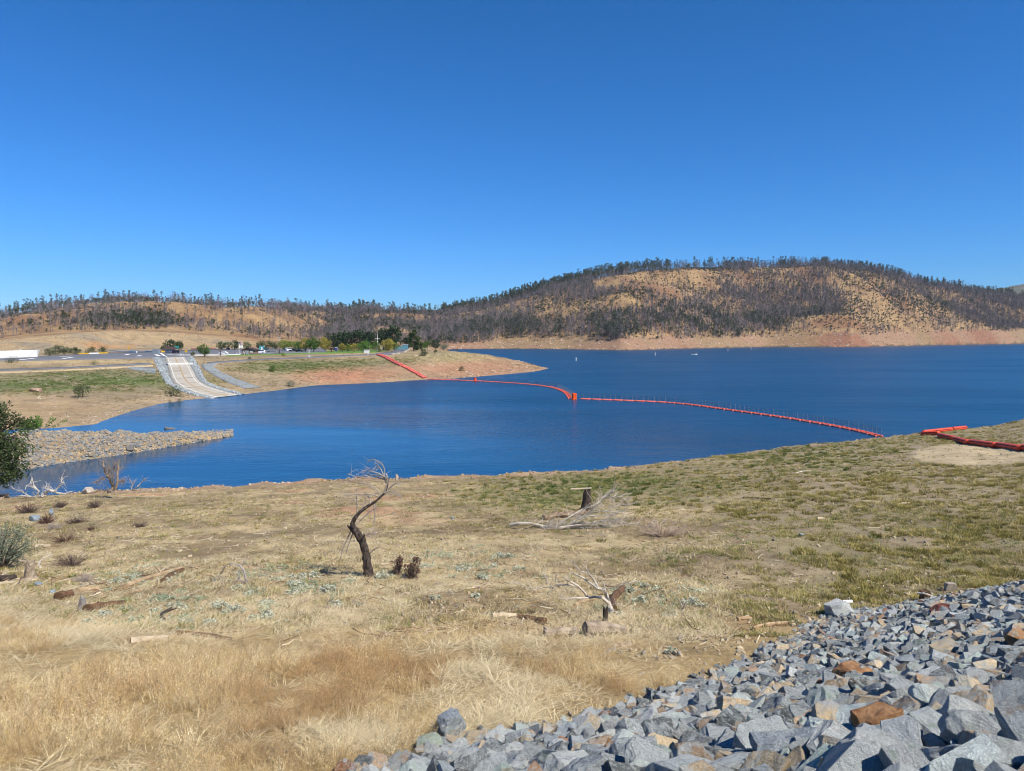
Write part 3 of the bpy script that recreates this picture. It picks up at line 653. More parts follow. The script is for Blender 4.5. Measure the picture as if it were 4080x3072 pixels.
# candidate spots by dart throwing, big stones first
spots = []; cell = {}
def try_spot(x, y, r):
    cx0, cy0 = int(x // .4), int(y // .4)
    for i in range(cx0 - 2, cx0 + 3):
        for j in range(cy0 - 2, cy0 + 3):
            for (a, b, q) in cell.get((i, j), ()):
                if (a - x) ** 2 + (b - y) ** 2 < ((q + r) * .60) ** 2: return False
    cell.setdefault((cx0, cy0), []).append((x, y, r)); spots.append((x, y, r)); return True
rr_ = random.Random(5)
for rmin, rmax, tries in ((.16, .235, 3000), (.11, .16, 16000), (.075, .11, 60000), (.05, .075, 60000)):
    for _ in range(tries):
        s = rr_.uniform(-4, 40); nn = rr_.uniform(-.25, 13); no = nn - float(toe_bulge(s))
        x = TOE1.x + _td[0] * s + _tn[0] * no; y = TOE1.y + _td[1] * s + _tn[1] * no
        if y < 1.5 or (x * x + y * y) < 5.0 or abs(x) > y * .80 + 3: continue
        r = rr_.uniform(rmin, rmax)
        big = 1 - min(1, max(0, (math.hypot(x, y) - 7) / 16))           # the coarsest blocks lie closest, finer stone towards the toe
        if r > .115 + .125 * big: continue
        if nn < .4 and r > .18: continue
        try_spot(x, y, r)
SX = np.array(spots); sz = height(SX[:, 0], SX[:, 1]); spx, spy = proj(SX[:, 0], SX[:, 1], sz)
inv = (spx > -60) & (spx < 4140) & (spy < 3140)
size_px = np.where(inv, SX[:, 2] * F / SX[:, 1], 0); order = np.argsort(-size_px)
slope_e = Euler((math.atan(.49 * _tn[1]), -math.atan(.49 * _tn[0]), 0))
def pick_col(rnd):
    a = rnd.choices(NAMES, PROB)[0]; c = S(rnd.choice(PAL[a])); f = rnd.uniform(.8, 1.6); return a, tuple(x * f for x in c)
LROCK = {'blue grey': 'blue grey broken stone in the riprap slope', 'dark slate': 'dark slate block in the riprap slope', 'tan brown': 'tan weathered stone in the riprap slope', 'pale greenish': 'pale greenish stone in the riprap slope', 'rust orange': 'rust stained orange stone in the riprap slope'}
nsing = 300
for i in order[:nsing]:
    x, y, r = spots[i]; a, c = pick_col(rr_); m = ROCK_HD[rr_.randrange(len(ROCK_HD))]
    o = bpy.data.objects.new('riprap_rock', m); COL.objects.link(o); o.location = (x, y, sz[i] + r * .12)
    o.rotation_euler = (slope_e.x + rr_.gauss(0, .22), slope_e.y + rr_.gauss(0, .22), rr_.uniform(0, 6.28)); o.scale = [r * 1.2 * rr_.uniform(.9, 1.12), r * 1.2 * rr_.uniform(.9, 1.12), r * 1.2 * rr_.uniform(.85, 1.2)]
    o.color = (*c, 1); tag(o, LROCK[a], 'rock', a + ' riprap rocks')
rest = order[nsing:]; n = len(rest); cl = np.array([pick_col(rr_)[1] for _ in rest])
rot = np.stack([slope_e.x + RNG.normal(0, .5, n), slope_e.y + RNG.normal(0, .5, n), RNG.uniform(0, 6.28, n)], 1)
scatter('riprap_rubble', ROCK_LO, np.stack([SX[rest, 0], SX[rest, 1], sz[rest] + SX[rest, 2] * .1], 1), rot, SX[rest, 2] * 1.2, RNG.integers(0, 14, n), cl, 'smaller grey stones packed between the riprap blocks', 'rubble')
# a bed of small broken stone underneath
nb = 14000; s = RNG.uniform(-4, 40, nb); nn = RNG.uniform(-.5, 13, nb) - toe_bulge(s); x = TOE1.x + _td[0] * s + _tn[0] * nn; y = TOE1.y + _td[1] * s + _tn[1] * nn
k_ = (y > 1.5) & (np.abs(x) < y * .8 + 3); x, y = x[k_], y[k_]; nb = len(x); rb = RNG.uniform(.05, .11, nb)
scatter('riprap_bedding', ROCK_LO, np.stack([x, y, height(x, y) - .02], 1), RNG.uniform(0, 6.28, (nb, 3)), rb, RNG.integers(0, 14, nb), np.array([pick_col(rr_)[1] for _ in range(nb)]), 'small broken stone bedding under the riprap', 'rubble')
print('rocks', len(spots))

# stones of the riprap that stand out
RUST = mat('rust_face_rock', '8b5b38', .35, 1.3, .9, bump=.6, c2='a88560'); CREAM = mat('cream_face_rock', 'b8a178', .2, 1.2, .9, bump=.6, c2='83888a'); WHITE = 'c2c0b8'; REDR = mat('dark_red_rock', '6f4236', .3, 2.0, .9, bump=.5); SLAB = '8d9498'; RIV = mat('round_river_stone', '9a8570', .15, 2.0, .8); GREENR = 'a3ae98'; DARKR = '565c59'
for i, (px, py, w_, dims, m, rx, ry_, rz_, lb, cuts) in enumerate([
    (3340, 2905, 190, (1, .8, .4), CREAM, .5, .0, .3, 'cream faced flat rock among the near riprap', 7), (3500, 2950, 190, (1, .55, .8), RUST, .1, -.1, .1, 'rust brown rock with vertical cracks beside the cream rock', 6), (3150, 3020, 330, (1, .5, .3), SLAB, .1, -.08, -.25, 'long blue grey slab at the bottom edge of the riprap', 6), (3290, 2985, 230, (1, .35, .3), DARKR, .2, -.2, -.4, 'dark greenish slab lying behind the long blue slab', 7),
    (3345, 2455, 120, (1, .8, .6), WHITE, 0, 0, .4, 'big white speckled boulder at the top of the riprap', 14), (3745, 2445, 78, (1, .7, .5), REDR, 0, 0, .2, 'dark red stone near the upper right of the riprap', 12), (2998, 2700, 60, (1, .9, .8), RIV, 0, 0, .3, 'rounded brown river stone in the riprap', 30), (2975, 2730, 46, (1, .9, .8), RIV, 0, .3, 1.3, 'smaller rounded stone below the brown river stone', 30), (1800, 2925, 120, (1, .8, .9), SLAB, 0, 0, .7, 'tall blue grey block at the left end of the riprap', 10), (1710, 2985, 100, (1, .8, .6), GREENR, 0, 0, .3, 'pale green stone at the left end of the riprap', 9), (2720, 2830, 120, (1, .7, .45), WHITE, .3, .2, -.3, 'whitish stone in the middle of the riprap', 9), (3770, 2620, 140, (1, .7, .5), CREAM, .1, 0, .2, 'tan topped block on the right of the riprap', 8), (3400, 2710, 130, (1, .8, .6), RUST, .2, .1, .6, 'rust stained pointed stone in the middle right of the riprap', 7)]):
    b = gp(px, py); rr2 = w_ / F * b.y / 2; o = bpy.data.objects.new('riprap_rock', rock_mesh('riprap_rock', 900 + i, dims, cuts + 5, 2, SLATE_O if isinstance(m, str) else m)); COL.objects.link(o); o.color = (*S(m), 1) if isinstance(m, str) else (1, 1, 1, 1); o.location = b + Vector((0, 0, rr2 * dims[2] * .5 + .03)); o.scale = [rr2] * 3; o.rotation_euler = (slope_e.x * .5 + rx, slope_e.y * .5 + ry_, rz_); tag(o, lb, 'rock')
# ------------------------------------------------------------------ dry grass, short turf and stones of the near bank
def tuft_mesh(name, seed, n, h, spread, width, m, lie=0.0, seeds=0, curve_=.35):
    rnd = random.Random(seed); V = []; Fq = []
    for i in range(n):
        a = rnd.uniform(0, 6.28); rr = spread * math.sqrt(rnd.random()); b = Vector((math.cos(a) * rr, math.sin(a) * rr, -.02))
        d = a + rnd.gauss(0, .8); hh = h * rnd.uniform(.5, 1.15); lean = rnd.uniform(.05, curve_) + lie
        t1 = b + Vector((math.cos(d) * hh * lean * .35, math.sin(d) * hh * lean * .35, hh * .6 * max(.12, 1 - lie)))
        t2 = b + Vector((math.cos(d) * hh * lean, math.sin(d) * hh * lean, hh * max(.1, 1 - lie * .95)))
        s = Vector((-math.sin(d + rnd.gauss(0, .9)), math.cos(d), 0)) * width; k = len(V)
        V += [b - s, b + s, t1 + s * .8, t1 - s * .8, t2]; Fq += [(k, k + 1, k + 2, k + 3), (k + 3, k + 2, k + 4)]
        for j in range(seeds):
            q = t1.lerp(t2, rnd.uniform(-.3, 1.0)) + Vector((rnd.gauss(0, .02), rnd.gauss(0, .02), rnd.gauss(0, .02))); e = Vector((rnd.gauss(0, 1), rnd.gauss(0, 1), rnd.gauss(0, 1))).normalized() * rnd.uniform(.005, .0135); f = e.orthogonal() * .6; k = len(V)
            V += [q - e, q + f, q + e, q - f]; Fq.append((k, k + 1, k + 2, k + 3))
    mm = bpy.data.meshes.new(name); mm.from_pydata([tuple(x) for x in V], [], Fq); mm.materials.append(m); mm.update(); return mm
GRASS = mat_inst('dry_grass_blades', .25, 4.0, .9, .25)
TALL = [tuft_mesh('tall_dry_grass_tuft', 700 + i, 16, .34 + .05 * i, .19, .0028, GRASS, .15 * (i % 3), 7, 1.1) for i in range(5)]
STRAW = [tuft_mesh('flattened_straw', 720 + i, 16, .5, .22, .0035, GRASS, .93, 0, .3) for i in range(3)]
TURF = [tuft_mesh('short_turf_tuft', 740 + i, 20, .10 + .02 * i, .14, .008, GRASS, .1, 0, .8) for i in range(4)]
def pal(names, n, jitter=.14):
    c = np.array([S(x) for x in names])[RNG.integers(0, len(names), n)]; return c * RNG.uniform(1 - jitter, 1 + jitter, (n, 1))
topx = [-2500, 0, 300, 700, 1200, 1800, 2200, 2600, 2900, 3300]; topy = [2330, 2350, 2420, 2500, 2480, 2450, 2520, 2590, 2700, 2900]
# tall dry grass, bottom left
n = 52000; Yg = RNG.uniform(5.5, 25, n); Xg = RNG.uniform(-1, 1, n) * (Yg * .78 + 3); zg = height(Xg, Yg); gx, gy = proj(Xg, Yg, zg)
n1 = fbm(Xg * .5, Yg * .5, 401, 3); n2 = fbm(Xg * .16, Yg * .16, 402, 3); n3 = fbm(Xg * .9, Yg * .9, 403, 3)
dmn = dam_sn(Xg, Yg)[1]
ok = (gy > np.interp(gx, topx, topy) + (n1 - .5) * 420) & (dmn < -.25 + (n1 - .5) * 1.6) & (RNG.uniform(0, 1, n) < .12 + .95 * sstep(.36, .66, n3))
Xg, Yg, zg, n1, n2, n3 = [a[ok] for a in (Xg, Yg, zg, n1, n2, n3)]; n = len(Xg)
edge = sstep(0, 170, gy[ok] - np.interp(gx[ok], topx, topy)) * .6 + .4; flat = (n3 < .42) | (n2 < .40)
c = pal(['e6d09c', 'd2b67e', 'f0dfb6', 'b99a6a', 'dcc294', 'c4ae8c', 'a58a66'], n); br = sstep(.47, .68, n1)[:, None]; c = c * (1 - br * .6) + np.array(S('a98458')) * br * .65; c = c * (.85 + .4 * n2[:, None])
up = ~flat
scatter('tall_dry_grass', TALL, np.stack([Xg, Yg, zg], 1)[up], np.stack([RNG.normal(0, .4, n), RNG.normal(0, .4, n), RNG.uniform(0, 6.28, n)], 1)[up], (RNG.uniform(.45, 1.1, n) * (.3 + 1.0 * n2) * edge)[up], RNG.integers(0, 5, n)[up], c[up], 'tall golden dry grass and weeds filling the lower left', 'grass')
# flattened straw: in the hollows of the tall grass and over the strip behind it
m_ = 15000; Ys = np.exp(RNG.uniform(math.log(17), math.log(42), m_)); us = RNG.uniform(-.85, .62, m_); Xs = us * Ys; zs = height(Xs, Ys); qx, qy = proj(Xs, Ys, zs); a1 = fbm(Xs * .25, Ys * .25, 404, 3)
k1 = (qx < 2900) & (a1 > .36 + .22 * sstep(26, 42, Ys)) & (dam_sn(Xs, Ys)[1] < -.3)
PX = np.concatenate([Xg[flat], Xs[k1]]); PY = np.concatenate([Yg[flat], Ys[k1]]); PZ = np.concatenate([zg[flat], zs[k1]]) + .02; n = len(PX)
scatter('flattened_straw', STRAW, np.stack([PX, PY, PZ], 1), np.stack([RNG.normal(0, .1, n), RNG.normal(0, .1, n), RNG.normal(1.2, .9, n)], 1), RNG.uniform(.6, 1.2, n), RNG.integers(0, 3, n), pal(['eadcb6', 'dccaa0', 'd2bf98', 'c4ae86'], n), 'pale flattened straw lying over the bank', 'straw')
# short turf tufts over the whole bank
n = 120000; Yt = np.exp(RNG.uniform(math.log(19), math.log(160), n)); ut = RNG.uniform(-.82, .82, n); Xt = ut * Yt; ry = rim_fn(ut)[0]; zt = height(Xt, Yt); tx, ty = proj(Xt, Yt, zt)
t1 = fbm(Xt * .25, Yt * .25, 101, 4); t2 = fbm(Xt * .05, Yt * .05, 102, 4); t4 = fbm(Xt * .8, Yt * .8, 405, 3)
green = np.clip(blob(tx, ty, 2350, 1945, 480, 75) + blob(tx, ty, 3300, 1820, 420, 70) * .6 + blob(tx, ty, 2560, 2220, 260, 40) * .7 + blob(tx, ty, 2200, 2070, 300, 60) * .6 + .18 * (t2 > .5), 0, 1)
cov = (.14 + .16 * sstep(.5, .65, t1)) * (.45 + .55 * sstep(30, 60, Yt)) + .6 * green + .42 * sstep(2500, 3100, tx)
cov *= np.where((blob(tx, ty, 3880, 1812, 250, 42) > .36) & (ty < 1880), .05, 1)
ok = (Yt < ry - .8) & (dam_sn(Xt, Yt)[1] < -.3) & (RNG.uniform(0, 1, n) < cov * (.12 + 1.9 * sstep(.46, .62, t4))) & ~((ty > np.interp(tx, topx, topy) + 60))
Xt, Yt, zt, tx, ty, t1, green = [a[ok] for a in (Xt, Yt, zt, tx, ty, t1, green)]; n = len(Xt)
w_ = RNG.uniform(0, 1, n) < green * .75
c = np.where((RNG.uniform(0, 1, n) < .5 + .35 * sstep(2400, 3200, tx))[:, None], pal(['9d9358', '8f8850', 'aa9e66', 'b4a570'], n), pal(['cbb98c', 'b9a680', 'd3c298', 'a6946e'], n)); c = np.where(w_[:, None], pal(['6a7740', '778446', '5f6d39', '828b4c'], n), c)
scatter('short_turf', TURF, np.stack([Xt, Yt, zt], 1), np.stack([0 * Xt, 0 * Xt, RNG.uniform(0, 6.28, n)], 1), RNG.uniform(.6, 1.4, n) * (.8 + Yt / 130), RNG.integers(0, 4, n), c, 'short olive and straw coloured turf on the near bank', 'grass')
# loose stones on the near bank and along its rim
n = 13000; Yp = np.exp(RNG.uniform(math.log(16), math.log(165), n)); up_ = RNG.uniform(-.82, .82, n); Xp = up_ * Yp; ry = rim_fn(up_)[0]
nr_ = 800; ur = np.concatenate([RNG.uniform(-.82, .6, nr_ - 260), RNG.uniform(.655, .76, 260)]); yr = rim_fn(ur)[0] + RNG.normal(-.6, .8, nr_); Xp = np.concatenate([Xp, ur * yr]); Yp = np.concatenate([Yp, yr]); ry = np.concatenate([ry, rim_fn(ur)[0]])
zp = height(Xp, Yp); qx, qy = proj(Xp, Yp, zp); p1 = fbm(Xp * .25, Yp * .25, 407, 3); n = len(Xp)
ok = (Yp < ry + 1.2) & (dam_sn(Xp, Yp)[1] < -.2) & ((RNG.uniform(0, 1, n) < .25 + 1.2 * sstep(.5, .65, p1)) | (ry - Yp < 3)) & ~(qy > np.interp(qx, topx, topy) + 40)
Xp, Yp, zp, ry = [a[ok] for a in (Xp, Yp, zp, ry)]; n = len(Xp); rimm = ry - Yp < 3
STONE_I = mat_inst('bank_stone', .25, 3.0, .9)
PEB = [rock_mesh('bank_stone', 640 + i, DIMS[(i + 2) % 8], 8, 0, STONE_I) for i in range(5)]
scatter('bank_stones', PEB, np.stack([Xp, Yp, zp], 1), RNG.uniform(0, 6.28, (n, 3)), np.where(rimm, RNG.uniform(.04, .22, n), RNG.uniform(.02, .075, n) * (1 + Yp / 90)), RNG.integers(0, 5, n),
        np.where(rimm[:, None], pal(['b49c82', 'a58a70', 'bca68c', '9c8068'], n), pal(['a99a80', '9a8b74', 'b5a588', '8f8678', 'b09a7e'], n)), 'loose pale stones on the near bank', 'stones')
# stones on the rock spit, the far bank and the far bare shores
def along(kn, n, lo, hi, off0, off1):
    px = RNG.uniform(lo, hi, n); u = (px - 2040) / F; Y = K[kn](u)[0] + RNG.uniform(off0, off1, n); return u * Y, Y
A = [along(4, 13000, -150, 930, -.3, 15), along(9, 2600, 300, 2190, .3, 14), along(9, 1500, 1650, 2190, .3, 70), along(14, 5200, 1790, 4200, .5, 55), along(12, 1500, -50, 1000, 4, 60), along(9, 2500, -50, 1700, 5, 120)]
SZ = [(.18, .42), (.1, .35), (.2, .6), (.5, 1.8), (.3, .9), (.1, .35)]
CO = [['988a74', '8a8274', '80827e', 'a08c6e', '8a8276', '74787a'], ['b0a08a', '9c8a74', 'a08a78'], ['bca58a', 'b0937a', 'c4b49c'], ['b59a82', 'a3836a', 'c2ab94'], ['a3927a', '8f8474', 'b09a7c'], ['a89880', 'b8aa92', '968a78']]
XX = []; CC = []; RR = []
for (ax, ay), (s0, s1), cc in zip(A, SZ, CO):
    az = height(ax, ay); keep = (az > -.25) & (fbm(ax * .15, ay * .15, 411, 3) > (.0 if s0 == .18 else .5)); XX.append(np.stack([ax, ay, az], 1)[keep]); CC.append(pal(cc, keep.sum())); RR.append(RNG.uniform(s0, s1, keep.sum()) * RNG.uniform(.4, 1, keep.sum()))
XX, CC, RR = np.concatenate(XX), np.concatenate(CC), np.concatenate(RR); n = len(XX)
scatter('shore_stones', PEB, XX, np.stack([RNG.normal(0, .4, n), RNG.normal(0, .4, n), RNG.uniform(0, 6.28, n)], 1), RR, RNG.integers(0, 5, n), CC, 'broken stones along the spit and the far shores', 'stones')
# turf on the far bank
n = 26000; px_ = RNG.uniform(-80, 2150, n); u = (px_ - 2040) / F; y0, y1 = K[9](u)[0], K[11](u)[0]; Yf = y0 + (y1 - y0) * RNG.uniform(.03, 1.0, n); Xf = u * Yf; zf = height(Xf, Yf); fx_, fy_ = proj(Xf, Yf, zf)
gr = np.clip(blob(fx_, fy_, 420, 1515, 420, 42) + blob(fx_, fy_, 1180, 1462, 240, 26) + blob(fx_, fy_, 1500, 1442, 160, 16) * .6 + blob(fx_, fy_, 100, 1545, 240, 30) * .7, 0, 1)
ok = (RNG.uniform(0, 1, n) < (.12 + .9 * gr) * (.3 + 1.4 * sstep(.4, .62, fbm(Xf * .2, Yf * .2, 421, 3)))) & (blob(fx_, fy_, 130, 1640, 330, 60) < .4) & (zf > .6)
Xf, Yf, zf, gr = [a[ok] for a in (Xf, Yf, zf, gr)]; n = len(Xf)
c = np.where((RNG.uniform(0, 1, n) < gr)[:, None], pal(['5e6e36', '6a7a3c', '7a8046', '566530'], n), pal(['958557', 'a08e62', '877a50', 'b09c6e'], n))
scatter('far_bank_turf', TURF, np.stack([Xf, Yf, zf], 1), np.stack([0 * Xf, 0 * Xf, RNG.uniform(0, 6.28, n)], 1), RNG.uniform(2.2, 4.5, n), RNG.integers(0, 4, n), c, 'patchy green and brown turf on the far bank', 'grass')

# litter of twigs, bark and stems lying on the bank
STK = []
for i in range(5):
    rnd = random.Random(760 + i); L_ = .5; q = [Vector((-L_ / 2, 0, .012)), Vector((-.08, rnd.uniform(-.05, .05), .02)), Vector((.1, rnd.uniform(-.06, .06), .025)), Vector((L_ / 2, rnd.uniform(-.1, .1), .012))]; b_ = MB(); b_.tube(q, [.012, .011, .009, .005], 5)
    if i % 2: b_.tube([q[1], q[1] + Vector((.12, .12, .05))], [.007, .003], 4)
    STK.append(b_.mesh('bank_twig', mat_inst('bank_twig_wood', .3, 6.0, .95)))
n = 5200; Yl = np.exp(RNG.uniform(math.log(18), math.log(75), n)); ul = RNG.uniform(-.8, .75, n); Xl = ul * Yl; zl = height(Xl, Yl); lx, ly = proj(Xl, Yl, zl)
ok = (dam_sn(Xl, Yl)[1] < -.2) & (RNG.uniform(0, 1, n) < .15 + 1.2 * sstep(.48, .66, fbm(Xl * .22, Yl * .22, 431, 3)) * (1 - .6 * sstep(2500, 3100, lx))) & ~(ly > np.interp(lx, topx, topy) + 90)
Xl, Yl, zl = Xl[ok], Yl[ok], zl[ok]; n = len(Xl)
scatter('twig_litter', STK, np.stack([Xl, Yl, zl], 1), np.stack([RNG.normal(0, .12, n), RNG.normal(0, .12, n), RNG.uniform(0, 6.28, n)], 1), np.stack([RNG.uniform(.5, 2.2, n), RNG.uniform(.7, 1.8, n), RNG.uniform(.7, 1.8, n)], 1), RNG.integers(0, 5, n), pal(['d0c2a6', 'b8a68a', '8a6f54', '6b5645', 'c2b49c', '9c7c5a'], n), 'twigs and bark litter strewn over the near bank', 'twigs')
# low dry weeds, brown and grey, in drifts
WEED = [tuft_mesh('dry_weed', 780 + i, 14, .22, .2, .006, GRASS, .25, 3, 1.2) for i in range(3)]
n = 15000; Yw = np.exp(RNG.uniform(math.log(18), math.log(110), n)); uw = RNG.uniform(-.8, .75, n); Xw = uw * Yw; zw = height(Xw, Yw); wx_, wy_ = proj(Xw, Yw, zw); ry = rim_fn(uw)[0]; q1 = fbm(Xw * .18, Yw * .18, 441, 4)
ok = (Yw < ry - 1) & (dam_sn(Xw, Yw)[1] < -.3) & (q1 > .5) & (RNG.uniform(0, 1, n) < .75 - .45 * sstep(2500, 3200, wx_)) & ~(wy_ > np.interp(wx_, topx, topy) + 40) & ~((blob(wx_, wy_, 3880, 1812, 250, 42) > .36) & (wy_ < 1880))
Xw, Yw, zw = Xw[ok], Yw[ok], zw[ok]; n = len(Xw)
scatter('dry_weeds', WEED, np.stack([Xw, Yw, zw], 1), np.stack([RNG.normal(0, .2, n), RNG.normal(0, .2, n), RNG.uniform(0, 6.28, n)], 1), RNG.uniform(.5, 1.3, n) * (.8 + Yw / 160), RNG.integers(0, 3, n), pal(['a08a66', '8a7458', 'b5a07c', '7b6a50', '94896a', '70664a'], n), 'low brown and grey weeds drifting over the near bank', 'weeds')

# distinct olive clumps on the right of the bank and green ones by the water
CLUMP = [tuft_mesh('grass_clump', 790 + i, 46, .17 + .03 * i, .17, .011, GRASS, .15, 0, 1.0) for i in range(4)]
n = 42000; Yc = np.exp(RNG.uniform(math.log(21), math.log(158), n)); uc = RNG.uniform(-.3, .82, n); Xc = uc * Yc; zc_ = height(Xc, Yc); kx, ky = proj(Xc, Yc, zc_); ry = rim_fn(uc)[0]; q2 = fbm(Xc * .9, Yc * .9, 451, 2); q3 = fbm(Xc * .12, Yc * .12, 452, 3)
gc = np.clip(blob(kx, ky, 2350, 1945, 480, 75) + blob(kx, ky, 3150, 1820, 420, 80) * .7, 0, 1)
ok = (Yc < ry - .8) & (dam_sn(Xc, Yc)[1] < -.5) & (RNG.uniform(0, 1, n) < (.55 * sstep(2350, 2900, kx) * sstep(.36, .56, q3) + .5 * gc) * sstep(.44, .56, q2)) & ~((blob(kx, ky, 3880, 1812, 250, 42) > .34) & (ky < 1880)) & ~(ky > np.interp(kx, topx, topy) + 10)
Xc, Yc, zc_, gc = [a[ok] for a in (Xc, Yc, zc_, gc)]; n = len(Xc)
c = np.where((RNG.uniform(0, 1, n) < gc * .8)[:, None], pal(['55632f', '66733a', '4b5a2a', '727a40'], n), pal(['8f8448', '7d7540', 'a39657', '6f6a3c', 'b0a066'], n))
scatter('grass_clumps', CLUMP, np.stack([Xc, Yc, zc_], 1), np.stack([0 * Xc, 0 * Xc, RNG.uniform(0, 6.28, n)], 1), RNG.uniform(.5, 1.3, n) * (.85 + Yc / 150), RNG.integers(0, 4, n), c, 'olive grass clumps dotted over the right of the near bank', 'grass')
# mint coloured weed carpet between the larger silvery plants
def leafpad(seed):
    rnd = random.Random(seed); cs = [((rnd.gauss(0, .1), rnd.gauss(0, .1), rnd.uniform(.02, .09)), .05) for _ in range(7)]; V, Fq = leaf_quads(rnd, cs, .03, 6, 1.0, .5); return MB().add(V, Fq).mesh('mint_weed', GRASS)
PAD = [leafpad(795 + i) for i in range(3)]
n = 9000; Ym = np.exp(RNG.uniform(math.log(19), math.log(60), n)); um = RNG.uniform(-.62, .3, n); Xm = um * Ym; zm = height(Xm, Ym); mx, my = proj(Xm, Ym, zm)
d = blob(mx, my, 1180, 2320, 260, 70) + blob(mx, my, 760, 2440, 330, 70) * .8 + blob(mx, my, 1900, 2250, 260, 60) * .7 + blob(mx, my, 2620, 2400, 240, 70) * .7 + blob(mx, my, 560, 2300, 200, 60) * .6 + blob(mx, my, 2400, 1950, 160, 16) * .8
ok = RNG.uniform(0, 1, n) < np.clip(d, 0, 1) * sstep(.42, .6, fbm(Xm * .8, Ym * .8, 461, 3)) * .8; Xm, Ym, zm = Xm[ok], Ym[ok], zm[ok]; n = len(Xm)
scatter('mint_weed_carpet', PAD, np.stack([Xm, Ym, zm], 1), np.stack([0 * Xm, 0 * Xm, RNG.uniform(0, 6.28, n)], 1), RNG.uniform(.6, 1.5, n), RNG.integers(0, 3, n), pal(['b4bb9c', 'a3ad8e', 'c6caae', '939f7e'], n), 'mint coloured low weeds carpeting the bank near the dead tree', 'weeds')
# ------------------------------------------------------------------ boat ramp, roads and lots on the far bank
def resample(pts, n):
    a = np.array(pts, float); d = np.concatenate([[0], np.cumsum(np.hypot(*np.diff(a, axis=0).T))]); t = np.linspace(0, d[-1], n)
    return np.stack([np.interp(t, d, a[:, 0]), np.interp(t, d, a[:, 1])], 1)
def sheet(name, label, e1, e2, m, lift=.12, n=40, k=5, skirt=.4, kind='structure', parent=None, smooth=True, span=(0, 1)):
    """strip of ground between two edges given in photo pixels, laid on the land as a thin slab"""
    a, b = resample(e1, n), resample(e2, n)
    A = [gp(*p, y0=150) for p in a]; B = [gp(*p, y0=150) for p in b]; V = []; Fq = []
    ts = [-1] + list(np.linspace(span[0], span[1], k)) + [-2]
    for p, q in zip(A, B):
        for t in ts:
            tt_ = span[0] if t == -1 else span[1] if t == -2 else t
            V.append((p.x + (q.x - p.x) * tt_, p.y + (q.y - p.y) * tt_, t))
    V = np.array(V); top = V[:, 2] >= 0; h_ = height(V[:, 0], V[:, 1]); V[:, 2] = np.where(top, np.maximum(h_, -.3) + lift, h_ - skirt)
    w_ = len(ts)
    for i in range(n - 1):
        for j in range(w_ - 1): Fq.append((i * w_ + j, i * w_ + j + 1, (i + 1) * w_ + j + 1, (i + 1) * w_ + j))
    mb = MB().add(V, Fq); o = mb.build(name, m, parent, smooth)
    if parent is None: tag(o, label, None, None, kind)
    return o, A, B
ASPH = mat('asphalt', '6a6b6e', .14, .25, .95); CONC = mat('ramp_concrete', 'a89f8f', .1, .12, .9, c2='bbb3a4'); GRAV = mat('grey_gravel', '878c8b', .22, 1.2, .95); PAINT = mat('white_road_paint', 'e6e4dc', .05); YEL = mat('yellow_paint', 'd0a62e', .1)
TAN = mat('tan_stain', 'b3915f', .15, .5); DIRT = mat('bare_dirt_track', 'b49f7c', .15, .3, .95); LAWN = mat('watered_lawn', '5d7a36', .25, .2, .95)
RL = [(657, 1428), (667, 1458), (681, 1506), (694, 1529), (726, 1549), (771, 1567), (853, 1589)]; RR_ = [(735, 1425), (751, 1447), (769, 1479), (783, 1508), (796, 1525), (835, 1544), (884, 1560), (955, 1577)]
a, b = resample(RL, 44), resample(RR_, 44)
ramp, A, B = sheet('boat_ramp', 'pale concrete boat ramp curving down to the water', RL, RR_, CONC, .35, 44, 9)
def rampline(name, f0, f1, m, lift):
    return sheet(name, None, RL, RR_, m, lift, 44, 2, 0.0, parent=ramp, span=(f0, f1))[0]
rampline('center_stripe', .485, .525, TAN, .39); rampline('edge_line', .12, .14, PAINT, .39); rampline('edge_line', .86, .88, PAINT, .39)
for f in np.linspace(.12, .95, 9):
    i = int(f * 43); p, q = A[i], B[i]
    MB().tube([(p.x, p.y, hz(p.x, p.y) + .36), ((p.x + q.x) / 2, (p.y + q.y) / 2, hz((p.x + q.x) / 2, (p.y + q.y) / 2) + .36), (q.x, q.y, hz(q.x, q.y) + .36)], .07, 4).build('slab_joint', mat('dark_joint', '8d826f', .1), ramp)  # slab joints as thin strips, browner and darker than the concrete
def off(e, dx, dy=0): return [(x + dx * s, y + dy * s) for (x, y), s in zip(e, np.linspace(1, .9, len(e)))]
sheet('ramp_shoulder', 'grey gravel shoulder on the left of the boat ramp', [(x - 20 + 4 * i, y + 1.2 * i) for i, (x, y) in enumerate(RL)][:7], RL, GRAV, .2, 40, 3)
sheet('ramp_shoulder', 'grey gravel shoulder on the right of the boat ramp', RR_, [(x + 18 + 0 * i, y - 1.0 * i) for i, (x, y) in enumerate(RR_)], GRAV, .2, 40, 3)
sheet('gravel_path', 'grey gravel path leading from the road down to the water', [(800, 1452), (812, 1470), (858, 1500), (905, 1524), (975, 1549)], [(868, 1448), (850, 1462), (885, 1485), (945, 1512), (1040, 1545)], GRAV, .15, 40, 5)
sheet('park_road', 'narrow asphalt road running along the top of the far bank', [(824, 1450), (1000, 1437), (1200, 1428), (1350, 1421), (1500, 1415)], [(824, 1444), (1000, 1432), (1200, 1424), (1350, 1417), (1500, 1411)], ASPH, .15, 50, 3)
sheet('park_road', 'curving asphalt road among the pale boulders by the tall mast', [(1500, 1415), (1580, 1413), (1620, 1402), (1632, 1392)], [(1500, 1408), (1550, 1404), (1580, 1396), (1596, 1390)], ASPH, .2, 30, 4)
sheet('lower_road', 'narrow dark road below the big parking lot', [(-80, 1479), (0, 1478), (280, 1468), (600, 1451)], [(-80, 1473), (0, 1472), (280, 1463), (600, 1446)], ASPH, .15, 50, 3)
